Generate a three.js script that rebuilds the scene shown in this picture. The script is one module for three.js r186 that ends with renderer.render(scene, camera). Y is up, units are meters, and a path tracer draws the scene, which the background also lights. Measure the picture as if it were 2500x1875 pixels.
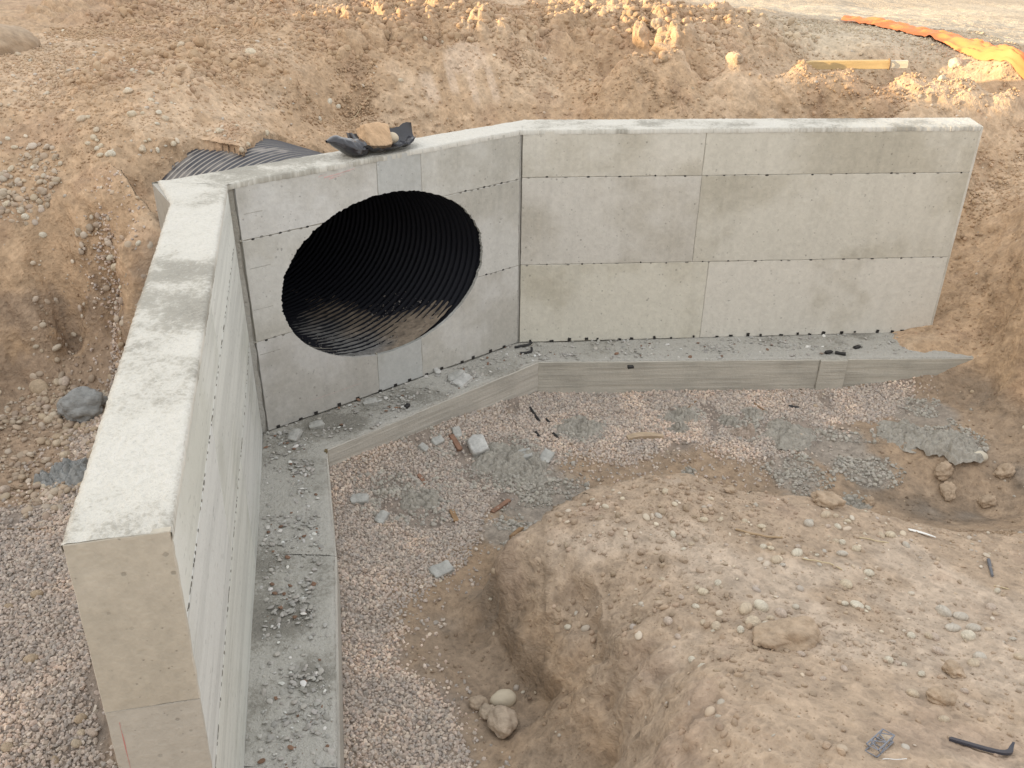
import * as THREE from 'three';
import { mergeGeometries, mergeVertices } from 'three/addons/utils/BufferGeometryUtils.js';
import { Brush, Evaluator, SUBTRACTION } from 'three-bvh-csg';

const scene = new THREE.Scene();
const W = 1024, HPX = 768;

// ------------------------------------------------------------------ camera
const camera = new THREE.PerspectiveCamera(46.09, W / HPX, 0.05, 2000);
camera.position.set(0, 3.4, 0);
camera.rotation.order = 'YXZ';
camera.rotation.set(THREE.MathUtils.degToRad(-28.747), 0, THREE.MathUtils.degToRad(0.691));
camera.updateMatrixWorld();

const renderer = new THREE.WebGLRenderer({ antialias: true });
renderer.setSize(W, HPX);
renderer.toneMapping = THREE.LinearToneMapping;
renderer.toneMappingExposure = 2.3;
renderer.shadowMap.enabled = true;

// ------------------------------------------------------------------ sky: clear evening, sun low on the left
const SUN = new THREE.Vector3(-1, 0.102, 0.10).normalize();
{
  const w = 512, h = 256, d = new Float32Array(w * h * 4), v = new THREE.Vector3();
  for (let j = 0; j < h; j++) for (let i = 0; i < w; i++) {
    const lat = ((j + 0.5) / h - 0.5) * Math.PI, lon = ((i + 0.5) / w - 0.5) * 2 * Math.PI;
    v.set(Math.cos(lat) * Math.cos(lon), Math.sin(lat), Math.cos(lat) * Math.sin(lon));
    const e = Math.max(0, v.y), c = Math.max(0, v.dot(SUN));
    const hz = Math.pow(1 - e, 3.2), glow = Math.pow(c, 5) * 0.55 + Math.pow(c, 40) * 1.2;
    const o = (j * w + i) * 4;
    d[o] = 0.60 + 0.10 * hz + glow * 1.05;
    d[o + 1] = 0.612 + 0.075 * hz + glow * 0.80;
    d[o + 2] = 0.628 + 0.03 * hz + glow * 0.50;
    if (v.y < 0) { const f = Math.exp(v.y * 30); d[o] = d[o] * f + 0.12 * (1 - f); d[o + 1] = d[o + 1] * f + 0.09 * (1 - f); d[o + 2] = d[o + 2] * f + 0.065 * (1 - f); }
    d[o + 3] = 1;
  }
  const t = new THREE.DataTexture(d, w, h, THREE.RGBAFormat, THREE.FloatType);
  t.mapping = THREE.EquirectangularReflectionMapping; t.magFilter = THREE.LinearFilter; t.needsUpdate = true;
  scene.background = t; scene.environment = t;
}
const sun = new THREE.DirectionalLight(new THREE.Color(1.0, 0.74, 0.42), 4.4);
sun.position.copy(SUN).multiplyScalar(40); sun.castShadow = true; sun.shadow.radius = 1.6;
sun.shadow.mapSize.set(4096, 4096);
Object.assign(sun.shadow.camera, { left: -18, right: 18, top: 10, bottom: -10, near: 1, far: 90 });
scene.add(sun, sun.target);

// ------------------------------------------------------------------ helpers
function rng(seed) { let a = seed >>> 0; return () => { a = (a + 0x6D2B79F5) | 0; let t = Math.imul(a ^ (a >>> 15), 1 | a); t = (t + Math.imul(t ^ (t >>> 7), 61 | t)) ^ t; return ((t ^ (t >>> 14)) >>> 0) / 4294967296; }; }
const clamp = (x, a = 0, b = 1) => Math.min(b, Math.max(a, x));
const smooth = (a, b, x) => { const t = clamp((x - a) / (b - a)); return t * t * (3 - 2 * t); };
const mix = (a, b, t) => a + (b - a) * t;
const PERM = new Uint8Array(512), RND = new Float32Array(256);
{ const r = rng(77); const p = [...Array(256).keys()]; for (let i = 255; i > 0; i--) { const j = Math.floor(r() * (i + 1)); [p[i], p[j]] = [p[j], p[i]]; } for (let i = 0; i < 512; i++) PERM[i] = p[i & 255]; for (let i = 0; i < 256; i++) RND[i] = r() * 2 - 1; }
function n3(x, y, z) {            // value noise, -1..1
  const xi = Math.floor(x), yi = Math.floor(y), zi = Math.floor(z); let fx = x - xi, fy = y - yi, fz = z - zi;
  fx = fx * fx * (3 - 2 * fx); fy = fy * fy * (3 - 2 * fy); fz = fz * fz * (3 - 2 * fz);
  const X = xi & 255, Y = yi & 255, Z = zi & 255, a = PERM[X] + Y, b = PERM[(X + 1) & 255] + Y;
  const aa = PERM[a & 255] + Z, ab = PERM[(a + 1) & 255] + Z, ba = PERM[b & 255] + Z, bb = PERM[(b + 1) & 255] + Z;
  const g = (i) => RND[PERM[i & 255]];
  const l = (p, q, t) => p + (q - p) * t;
  return l(l(l(g(aa), g(ba), fx), l(g(ab), g(bb), fx), fy), l(l(g(aa + 1), g(ba + 1), fx), l(g(ab + 1), g(bb + 1), fx), fy), fz);
}
const fbm = (x, y, z, o = 4) => { let s = 0, a = 0.5, f = 1; for (let i = 0; i < o; i++) { s += a * n3(x * f, y * f + i * 7.1, z * f); a *= 0.5; f *= 2.03; } return s; };
function worley(x, y, z) {        // [nearest, second nearest, cell value]
  const xi = Math.floor(x), yi = Math.floor(y), zi = Math.floor(z); let d1 = 9, d2 = 9, id = 0;
  for (let i = -1; i < 2; i++) for (let j = -1; j < 2; j++) for (let k = -1; k < 2; k++) {
    const h = PERM[(PERM[(PERM[(xi + i) & 255] + yi + j) & 255] + zi + k) & 255];
    const dx = xi + i + 0.5 + RND[h] * 0.45 - x, dy = yi + j + 0.5 + RND[(h + 71) & 255] * 0.45 - y, dz = zi + k + 0.5 + RND[(h + 143) & 255] * 0.45 - z;
    const d = dx * dx + dy * dy + dz * dz; if (d < d1) { d2 = d1; d1 = d; id = h; } else if (d < d2) d2 = d;
  }
  return [Math.sqrt(d1), Math.sqrt(d2), RND[id]];
}
const names = new Map();
function numbered(n) { const k = names.get(n) ?? 0; names.set(n, k + 1); return k ? n + '_' + String(k).padStart(3, '0') : n; }
function tag(o, label, category, group, kind) { o.userData = { label, category }; if (group) o.userData.group = group; if (kind) o.userData.kind = kind; return o; }
function shade(o) { o.traverse((m) => { if (m.isMesh) { m.castShadow = true; m.receiveShadow = true; } }); return o; }
function mesh(name, geo, mat, parent = scene) { const m = new THREE.Mesh(geo, mat); m.name = parent === scene ? numbered(name) : name; m.castShadow = m.receiveShadow = true; parent.add(m); return m; }
function base(name, pos = [0, 0, 0], turn = 0) { const g = new THREE.Group(); g.name = numbered(name); g.position.set(...pos); g.rotation.y = turn; scene.add(g); return g; }

// tiling noise fields for textures
function tileNoise(n, fx, fy, seed) {
  const r = rng(seed), L = new Float32Array(fx * fy); for (let i = 0; i < L.length; i++) L[i] = r();
  const out = new Float32Array(n * n);
  for (let y = 0; y < n; y++) { const v = y / n * fy, yi = Math.floor(v), y1 = (yi + 1) % fy; let t = v - yi; t = t * t * (3 - 2 * t);
    for (let x = 0; x < n; x++) { const u = x / n * fx, xi = Math.floor(u), x1 = (xi + 1) % fx; let s = u - xi; s = s * s * (3 - 2 * s);
      const a = L[yi * fx + xi], b = L[yi * fx + x1], c = L[y1 * fx + xi], d = L[y1 * fx + x1];
      out[y * n + x] = (a + (b - a) * s) * (1 - t) + (c + (d - c) * s) * t; } }
  return out;
}
function tileFbm(n, fx, fy, oct, seed, gain = 0.5) { const o = new Float32Array(n * n); let a = 1, s = 0; for (let k = 0; k < oct; k++) { const t = tileNoise(n, fx << k, fy << k, seed + k * 13); for (let i = 0; i < o.length; i++) o[i] += a * t[i]; s += a; a *= gain; } for (let i = 0; i < o.length; i++) o[i] /= s; return o; }
const toS = (c) => Math.round(255 * clamp(c <= 0.0031308 ? c * 12.92 : 1.055 * Math.pow(c, 1 / 2.4) - 0.055));
function colourTex(n, f, rep) { const d = new Uint8Array(n * n * 4), c = [0, 0, 0]; for (let i = 0; i < n * n; i++) { f(i, c); d[i * 4] = toS(c[0]); d[i * 4 + 1] = toS(c[1]); d[i * 4 + 2] = toS(c[2]); d[i * 4 + 3] = 255; }
  const t = new THREE.DataTexture(d, n, n); t.colorSpace = THREE.SRGBColorSpace; t.wrapS = t.wrapT = THREE.RepeatWrapping; t.magFilter = THREE.LinearFilter; t.repeat.set(rep, rep); t.needsUpdate = true; return t; }
function greyTex(n, a, rep) { const d = new Uint8Array(n * n * 4); for (let i = 0; i < n * n; i++) { const v = Math.round(255 * clamp(a[i])); d[i * 4] = d[i * 4 + 1] = d[i * 4 + 2] = v; d[i * 4 + 3] = 255; }
  const t = new THREE.DataTexture(d, n, n); t.wrapS = t.wrapT = THREE.RepeatWrapping; t.magFilter = THREE.LinearFilter; t.repeat.set(rep, rep); t.needsUpdate = true; return t; }
// stones: an icosahedron pushed about, smooth or angular
function stoneGeo(seed, detail, rough, sx, sy, sz, facet = false, freq = 1.1) {
  let g = new THREE.IcosahedronGeometry(1, detail); g.deleteAttribute('uv'); g.deleteAttribute('normal'); g = mergeVertices(g, 1e-4);
  const p = g.attributes.position, r = rng(seed), ox = r() * 50, oy = r() * 50;
  for (let i = 0; i < p.count; i++) { let x = p.getX(i), y = p.getY(i), z = p.getZ(i); const k = 1 + rough * (fbm(x * freq + ox, y * freq + oy, z * freq + seed % 17, 3) * 1.7 + (detail ? 0 : (r() - 0.5)));
    p.setXYZ(i, x * k * sx, y * k * sy, z * k * sz); }
  if (facet) { g = g.toNonIndexed(); }
  g.computeVertexNormals();
  const uv = new Float32Array(g.attributes.position.count * 2), q = g.attributes.position; for (let i = 0; i < q.count; i++) { uv[i * 2] = q.getX(i) * 0.1 + q.getY(i) * 0.05; uv[i * 2 + 1] = q.getZ(i) * 0.1 - q.getY(i) * 0.05; }
  g.setAttribute('uv', new THREE.BufferAttribute(uv, 2));
  return g;
}
const CONTROL = [-1.07,-4.95,-0.295, -0.93,-3.67,-0.295, -0.8,-2.9,-0.295, -0.66,-5.22,-0.295, -0.36,-5.65,-0.295, 0.25,-6.45,-0.3, 1.13,-6.48,-0.3, 1.9,-6.5,-0.3, 2.86,-6.52,-0.295, -0.82,-4.04,-0.29, -0.43,-2.91,-0.3, -0.4,-4.26,-0.3, -0.37,-3.55,-0.33, -0.01,-5.54,-0.3, 0.69,-5.81,-0.305, 1.4,-5.84,-0.31, 2.12,-5.9,-0.3, -0.31,-4.72,-0.3, 0.25,-5.31,-0.34, 0.84,-5.54,-0.37, 1.71,-5.57,-0.38, 2.55,-5.53,-0.38, 3.11,-5.86,-0.3, 3.37,-5.68,-0.26, 3.05,-5.46,-0.45, 3.37,-5.28,-0.52, 2.48,-5.27,-0.44, 3.64,-5.43,-0.42, 3.81,-5.62,-0.3, 3.92,-5.99,-0.2, -0.13,-3.91,-0.34, -0.13,-3.2,-0.32, -0.08,-2.91,-0.3, -0.21,-2.91,-0.3, -0.15,-4.34,-0.33, 3.37,-6.89,0.03, 3.58,-6.98,0.05, 3.51,-6.8,0.025, 3.77,-6.99,0.09, 3.72,-6.84,0.03, 3.87,-6.77,0.012, 3.94,-6.65,0, 3.55,-6.77,-0.2, 3.36,-6.69,-0.26, 3.78,-6.65,-0.2, 3.56,-6.37,-0.26, 3.93,-7.43,0.2, 4.12,-6.98,0.12, 3.92,-6.41,-0.15, 3.97,-6.34,0.1, 3.62,-6.79,-0.1, 4.05,-7.31,0.32, 4.2,-7.3,0.5, 4.24,-7.09,0.75, 4.16,-6.8,0.5, 4.04,-6.43,0.3, -0.05,-4.04,0.1, 0.16,-4.2,0.13, 0.41,-4.39,0.17, 0.64,-4.51,0.2, 0.84,-4.56,0.22, 1.12,-4.55,0.22, 1.45,-4.49,0.2, 1.84,-4.47,0.17, 2.15,-4.37,0.13, 2.45,-4.26,0.1, 2.72,-4.25,0.08, 3.04,-4.27,0.08, -0.12,-4.19,-0.32, -0.1,-4.25,-0.3, 0.05,-3.77,-0.18, 0.16,-3.48,-0.22, 0.08,-3.52,-0.3, 0.23,-3.29,-0.22, 0.1,-3.85,0.1, 0.17,-3.61,0.02, 0.34,-3.7,0.2, 0.39,-3.61,0.12, 0.32,-3.36,0.07, 0.34,-3.18,0, 0.44,-3.25,0.06, 0.23,-2.97,-0.14, 0.38,-3,-0.02, 0.43,-2.76,-0.1, 0.18,-2.86,-0.23, 0.5,-2.96,0.03, 0.52,-2.79,-0.08, 0.48,-3.08,0.32, 0.52,-2.88,0.3, 0.58,-2.62,0.36, 0.58,-2.51,0.28, 0.65,-2.35,0.6, 0.57,-3.59,0.3, 0.99,-3.82,0.33, 1.48,-3.82,0.34, 1.99,-3.82,0.28, 2.46,-3.75,0.25, 2.7,-3.68,0.25, 0.69,-3.19,0.42, 1.04,-3.05,0.5, 1.46,-3.06,0.5, 1.96,-2.98,0.45, 2.27,-2.93,0.45, 0.75,-2.6,0.6, 1.08,-2.49,0.68, 1.51,-2.45,0.66, 1.91,-2.34,0.66, 0.81,-2.12,0.76, 1.16,-2.03,0.84, 1.76,-2.1,0.76, -2.19,-2.66,-0.02, -1.92,-2.74,-0.12, -2.37,-3.2,0, -2.09,-3.04,0.02, -2.56,-3.84,0.03, -2.79,-3.84,0.03, -2.79,-4.52,0.03, -3.08,-4.47,0.03, -2.98,-5.42,0.05, -3.22,-5.2,0.03, -3.57,-5.34,0.05, -3.01,-5.87,0.1, -3.38,-6.23,0.12, -3.64,-5.92,0.1, -2.96,-8.43,1.95, -3.36,-8.78,2.05, -2.54,-8.08,1.86, -2.28,-8.26,1.75, -2.1,-8.12,1.62, -1.76,-8.81,1.3, -1.52,-9.19,1.62, -2.01,-8.61,1.85, -0.98,-9.11,1.42, -0.06,-9.37,1.42, -0.55,-9.79,1.75, -1.04,-9.94,1.95, 0.43,-10.15,1.7, -0.08,-10.24,2.15, 0.75,-11.75,2.08, -1.92,-9.52,2, -2.31,-9.2,2, -2.92,-9.82,2.08, -3.91,-9.97,2.14, -4.79,-9.8,2.15, 0.56,-9.52,1.42, 1.08,-10.44,2.02, 0.87,-10.15,1.8, 1.27,-9.88,1.4, 1.86,-9.57,1.4, 1.62,-10.06,2.1, 2.68,-10.38,2, 2.39,-11.29,2.2, 3.11,-12.51,2.12, 1.68,-11.64,2.18, 3.19,-11.35,2, 1.13,-9.47,1.99, 1.64,-9.48,1.96, 2.15,-9.47,1.94, 2.82,-9.49,1.91, 3.34,-9.4,1.89, 3.85,-9.3,1.87, 4.38,-9.14,1.86, 4.81,-9,1.85, 1.81,-9.55,1.75, 2.75,-9.52,1.72, 3.62,-9.32,1.7, 4.42,-9.24,1.68, 2.84,-9.66,1.38, 3.62,-9.79,1.36, 4.37,-9.83,1.36, 4.9,-9.62,1.38, 4.77,-9.16,1.25, 5,-8.96,1.3, 4.53,-8.38,1, 4.39,-7.76,0.76, 4.49,-7.74,0.98, 3.55,-10.74,1.96, 3.95,-10.37,1.92, 4.57,-13.03,1.92, 4.91,-10.85,1.91, 6.54,-12.44,1.9, 6.06,-14.43,1.9, 8.26,-15.95,1.9, 4.78,-14.73,1.95, 5.1,-9.83,1.9, -6.2,-8,2.15, -6,-10,2.2, -6,-2,1.8, -6,0,1.8, -3,1,1.2, -3,3,1.7, 0,1.2,1.65, 3,1,1.75, 6,1,1.75, 6,-2,1.7, 6.5,-4,1.75, 6.5,-6,1.85, 7,-8,1.85, 7,-11,1.9, 3,-13,1.9, 0,-13,2.1, -3,-13,2.2, -3.9,-4.2,0.1, -3.2,-2.5,0.1, -4.4,-2.5,1.4, -2.6,-1,0.3, -1,-0.9,0.3, 5,-5,0.6, 5.9,-5,1.4, 4.1,-3.1,0.4, 5.2,-2.5,1, 1.2,-0.4,1.4, 3,-0.5,1.5, 4.2,-1.6,1, 0.2,-0.7,0.9, 0.1,-1.6,0.1, 1,-7.9,0.05, 2.5,-8,0.05, 3.6,-7.75,0.1, 0,-7.9,0.05, -2,-4.3,0.05, -1.75,-3.2,0.05, 1.5,-7.6,0, 3,-7.6,0, 0.3,-4.85,-0.36, 0.8,-5,-0.38, 1.5,-5.1,-0.4, 2.2,-4.9,-0.44, -4.72,-4.6,0.4, -4.9,-4.62,0.73, -5.2,-4.65,1.11, -5.6,-4.69,1.45, -6.1,-4.74,1.73, -6.7,-4.8,1.95, -7.3,-4.86,2.05, -4.61,-4.59,0.18, -4.15,-4.54,0.11, -4.17,-5.41,0.4, -4.34,-5.46,0.73, -4.62,-5.55,1.11, -5.01,-5.67,1.45, -5.48,-5.82,1.73, -6.05,-6,1.95, -6.62,-6.18,2.05, -4.06,-5.37,0.18, -3.63,-5.24,0.11, -3.83,-6.02,0.42, -3.98,-6.12,0.75, -4.24,-6.28,1.12, -4.58,-6.49,1.46, -5,-6.75,1.73, -5.51,-7.07,1.95, -6.02,-7.39,2.05, -3.73,-5.96,0.18, -3.34,-5.72,0.11, -3.48,-6.1,0.55, -3.61,-6.23,0.85, -3.82,-6.44,1.19, -4.1,-6.73,1.5, -4.45,-7.08,1.76, -4.87,-7.51,1.96, -5.29,-7.94,2.05, -3.41,-6.03,0.27, -3.08,-5.7,0.11, -3.18,-6.19,0.66, -3.28,-6.34,0.94, -3.44,-6.58,1.25, -3.66,-6.92,1.54, -3.94,-7.33,1.78, -4.27,-7.83,1.96, -4.6,-8.33,2.05, -3.12,-6.1,0.38, -2.87,-5.71,0.11, -2.79,-5.95,0.85, -2.85,-6.12,1.09, -2.95,-6.4,1.36, -3.1,-6.78,1.61, -3.27,-7.25,1.81, -3.48,-7.81,1.97, -3.69,-8.37,2.05, -2.75,-5.85,0.57, -2.59,-5.41,0.2, -2.58,-6.09,1.05, -2.61,-6.27,1.25, -2.66,-6.56,1.48, -2.72,-6.96,1.68, -2.79,-7.46,1.85, -2.88,-8.05,1.98, -2.97,-8.64,2.05, -2.57,-5.98,0.77, -2.5,-5.53,0.2, -2.97,-6.2,0.38, -3.07,-6.04,0.2];
const GRAVEL_PIT = [[-1.30,-5.23],[-1.22,-5.35],[0.22,-6.60],[2.32,-6.68],[3.29,-6.70],[2.99,-6.37],[2.41,-6.17],[2.18,-5.86],[1.73,-5.73],[1.22,-5.87],[0.82,-5.73],[0.47,-5.72],[0.29,-5.59],[0.09,-5.44],[-0.17,-5.06],[-0.28,-4.68],[-0.41,-4.49],[-0.60,-4.31],[-0.67,-3.90],[-0.61,-3.62],[-0.41,-3.42],[-0.37,-3.15],[-0.23,-2.78],[-0.81,-2.77],[-1.04,-4.01]];
const GRAVEL_LEFT = [[-3.26,-4.37],[-2.94,-4.42],[-2.79,-4.71],[-2.92,-5.44],[-2.98,-5.97],[-3.01,-6.35],[-2.68,-5.03],[-2.52,-4.16],[-1.88,-3.01],[-1.64,-2.51],[-2.54,-2.50]];
const BREAKS = [[0.16,0.12,[-0.12,-4.05,0.03,-3.72,0.16,-3.41,0.28,-3.25]],[0.13,0.12,[0.40,-3.71,0.44,-3.53,0.47,-3.19,0.51,-2.99,0.52,-2.83,0.52,-2.68]],[0.09,0.14,[3.04,-4.27,2.15,-4.37,1.45,-4.49,0.84,-4.56,0.41,-4.39,0.16,-4.20,-0.05,-4.04]]];
const MUD = [[-0.05,-5.51,0.37],[0.15,-5.28,0.17],[-0.68,-5.04,0.23],[0.56,-6.01,0.16],[1.36,-6.27,0.13],[1.87,-6.07,0.17],[2.24,-6.08,0.14],[2.47,-5.88,0.23],[3.09,-6.03,0.17],[3.40,-5.90,0.17],[2.13,-5.55,0.17],[-0.01,-4.70,0.17],[-0.33,-5.66,0.14],[-0.82,-5.14,0.17],[2.10,-5.20,0.17],[0.25,-5.17,0.34],[3.35,-6.32,0.23],[-0.71,-5.74,0.11],[2.67,-5.63,0.17]];
// ------------------------------------------------------------------ ground: a surveyed surface (x, z, height) joined by multiquadrics, then roughened
const NC = CONTROL.length / 3, CW = new Float64Array(NC + 1);
const PHI = (d2) => Math.sqrt(d2 + 0.004);
{
  const n = NC + 1, A = []; // last column: constant term
  for (let i = 0; i < NC; i++) { const row = new Float64Array(n + 1); for (let j = 0; j < NC; j++) { const dx = CONTROL[i * 3] - CONTROL[j * 3], dz = CONTROL[i * 3 + 1] - CONTROL[j * 3 + 1]; row[j] = PHI(dx * dx + dz * dz) + (i === j ? -0.02 : 0); } row[NC] = 1; row[n] = CONTROL[i * 3 + 2]; A.push(row); }
  const last = new Float64Array(n + 1); for (let j = 0; j < NC; j++) last[j] = 1; A.push(last);
  for (let c = 0; c < n; c++) { let p = c; for (let r = c + 1; r < n; r++) if (Math.abs(A[r][c]) > Math.abs(A[p][c])) p = r; [A[c], A[p]] = [A[p], A[c]];
    for (let r = c + 1; r < n; r++) { const f = A[r][c] / A[c][c]; if (f) for (let k = c; k <= n; k++) A[r][k] -= f * A[c][k]; } }
  for (let r = n - 1; r >= 0; r--) { let s = A[r][n]; for (let k = r + 1; k < n; k++) s -= A[r][k] * CW[k]; CW[r] = s / A[r][r]; }
}
function survey(x, z) { let s = CW[NC]; for (let j = 0, k = 0; j < NC; j++, k += 3) { const dx = x - CONTROL[k], dz = z - CONTROL[k + 1]; s += CW[j] * Math.sqrt(dx * dx + dz * dz + 0.004); } return s; }
const H = 1.798;                                     // height of the wall above its footing
const PIPE = { c: new THREE.Vector3(-0.90, 0.92, -6.143), ax: new THREE.Vector3(-0.7643, 0.012, -0.6448).normalize(), w: 0.865, h: 0.625 };
PIPE.side = new THREE.Vector3(0.6448, 0, -0.7643);   // to the right of the axis
function pipeSpot(x, z) { const dx = x - PIPE.c.x, dz = z - PIPE.c.z; return [dx * -0.7643 + dz * -0.6448, dx * 0.6448 + dz * -0.7643]; }
const PW = PIPE.w + 0.07, PH = PIPE.h + 0.07;
const FOOT = [[-0.585, -1.80], [-0.75, -2.666], [-1.019, -4.105], [-1.281, -5.234], [0.211, -6.595], [3.3, -6.75], [3.3, -7.4], [0.05, -7.1], [-1.9, -5.5], [-1.15, -1.80]];
function plainHeight(x, z) {
  const out = Math.max(-6.2 - x, x - 7, z - 1.5, -13.2 - z, 0);
  let far = 1.88 + 0.06 * fbm(x * 0.25, 3, z * 0.25, 3);
  const heap = Math.exp(-Math.pow((x + 8.6 + 0.5 * n3(z * 0.35, 5, 1)) / 1.35, 2)) * smooth(-22, -17, z) * smooth(11, 7, z);  // unseen heap, added and sized to keep the low sun off the pit
  far += heap * (1.08 + 0.30 * fbm(x * 0.7, 9, z * 0.7, 3));
  if (out >= 1.6) return far;
  let h = survey(x, z);
  const [t, s] = pipeSpot(x, z);
  if (t > 0.2 && t < 5.5 && Math.abs(s) < PW + 1.3) {   // loose fill tipped over the pipe
    const q = clamp(s / PW, -1, 1), qc = t > 1.5 ? clamp(s / PW, -0.72, 0.72) : q, top = PIPE.c.y + t * 0.012 + PH * Math.sqrt(Math.max(0, 1 - qc * qc));
    const tb = 1.28 + (q < -0.22 ? Math.min((-0.22 - q) * 6, 0.58) : Math.min((q + 0.22) * 0.95, 0.47)) + 0.10 * fbm(x * 5, 1, z * 5, 3);
    const cover = top + clamp((t - tb) * 0.5, -0.12, 0.05) - smooth(2.4, 5, t) * 0.6;
    const side = s > 0 ? smooth(PW + 1.3, PW - 0.15, s) : smooth(PW + 0.5, PW - 0.02, -s);
    const late = mix(1, smooth(tb - 0.1, tb + 0.7, t), smooth(PW - 0.2, PW + 0.05, Math.abs(s))); if (t > tb) h = Math.max(h, mix(h, cover, side * late)); else if (Math.abs(s) < PW + 0.03) h = Math.min(h, cover - 0.06);
    if (t > tb && Math.abs(s) < PW + 0.3) h = Math.min(h, mix(9, cover + 0.02 + (t - tb) * 0.75, smooth(PW + 0.3, PW, Math.abs(s)) > 0 ? 1 : 0) + 3 * smooth(PW, PW + 0.3, Math.abs(s)));
  }
  for (const [drop, reach, line] of BREAKS) for (let i = 0; i + 3 < line.length; i += 2) {   // little scarps where the earth has been cut or has slipped
    const ax = line[i], az = line[i + 1], bx = line[i + 2] - ax, bz = line[i + 3] - az, l2 = bx * bx + bz * bz, k = ((x - ax) * bx + (z - az) * bz) / l2; if (k < 0 || k > 1) continue;
    const d = ((x - ax) * bz - (z - az) * bx) / Math.sqrt(l2) + 0.03 * n3(x * 6, 4, z * 6); if (Math.abs(d) > reach * 3) continue;
    const tip = smooth(0, 0.25, Math.min(i === 0 ? k : 1, i + 5 >= line.length ? 1 - k : 1)); h += drop * tip * (smooth(-0.012, 0.012, d) - 0.5) * Math.exp(-Math.abs(d) / reach);
  }
  if (x < 3.2 && z > -7.3 && inPoly(FOOT, x, z)) h = Math.min(h, -0.07);
  return out > 0 ? mix(h, far, smooth(0, 1.6, out)) : h;
}
const inEl = (list, x, z, grow = 1) => { let m = 0; for (const [a, b, r] of list) { const d = Math.hypot(x - a, (z - b)) / (r * grow); m = Math.max(m, 1.25 - d); } return m; };
function inPoly(P, x, z) { let c = false; for (let i = 0, j = P.length - 1; i < P.length; j = i++) { const [xi, zi] = P[i], [xj, zj] = P[j]; if ((zi > z) !== (zj > z) && x < (xj - xi) * (z - zi) / (zj - zi) + xi) c = !c; } return c; }
function edgeDist(P, x, z) { let m = 9; for (let i = 0, j = P.length - 1; i < P.length; j = i++) { const ax = P[j][0], az = P[j][1], bx = P[i][0] - ax, bz = P[i][1] - az, t = clamp(((x - ax) * bx + (z - az) * bz) / (bx * bx + bz * bz)); m = Math.min(m, Math.hypot(x - ax - bx * t, z - az - bz * t)); } return m; }
const signed = (P, x, z) => (inPoly(P, x, z) ? 1 : -1) * edgeDist(P, x, z);
// how lumpy (fresh spoil) a place is
function lumps(x, z, h) {
  let c = smooth(1.75, 2.05, h) * smooth(2.0, 1.2, x) * smooth(-0.16, 0.14, fbm(x * 0.85 + 3, 6, z * 0.85, 3) + 0.25 * smooth(-8.6, -10.2, z)) + 0.8 * smooth(0.3, 0.0, Math.abs(x - 2.3) - 0.9) * smooth(1.85, 1.95, h) * smooth(-12, -11, z);
  if (z > -4.7 && x > 0.2) c = Math.max(c, 0.22 * smooth(0.15, 0.35, n3(x * 1.1, 2, z * 1.1)));
  return clamp(c);
}
// grid lines, dense where the picture looks
function lines(a, b, step, far) { const o = []; for (let v = a; v <= b + 1e-6; v += step) o.push(v); let s = step; let lo = a, hi = b; while (lo > -far || hi < far) { s *= 1.13; lo -= s; hi += s; o.unshift(lo); o.push(hi); } return o; }
const GX = lines(-5.0, 6.0, 0.0205, 260);
const GZ = (() => { const o = []; let z = -1.7; while (z > -12.5) { o.push(z); z -= z > -7.4 ? 0.0195 : z > -10.5 ? 0.022 : 0.035; } let s = 0.035; while (z > -330) { o.push(z); s *= 1.06; z -= s; } s = 0.03; z = -1.7; while (z < 120) { s *= 1.14; z += s; o.unshift(z); } return o; })();
const NX = GX.length, NZ = GZ.length;
const TP = new Float32Array(NX * NZ * 3), TC = new Float32Array(NX * NZ * 3), HG = new Float32Array(NX * NZ);
for (let j = 0; j < NZ; j++) for (let i = 0; i < NX; i++) HG[j * NX + i] = plainHeight(GX[i], GZ[j]);
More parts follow.
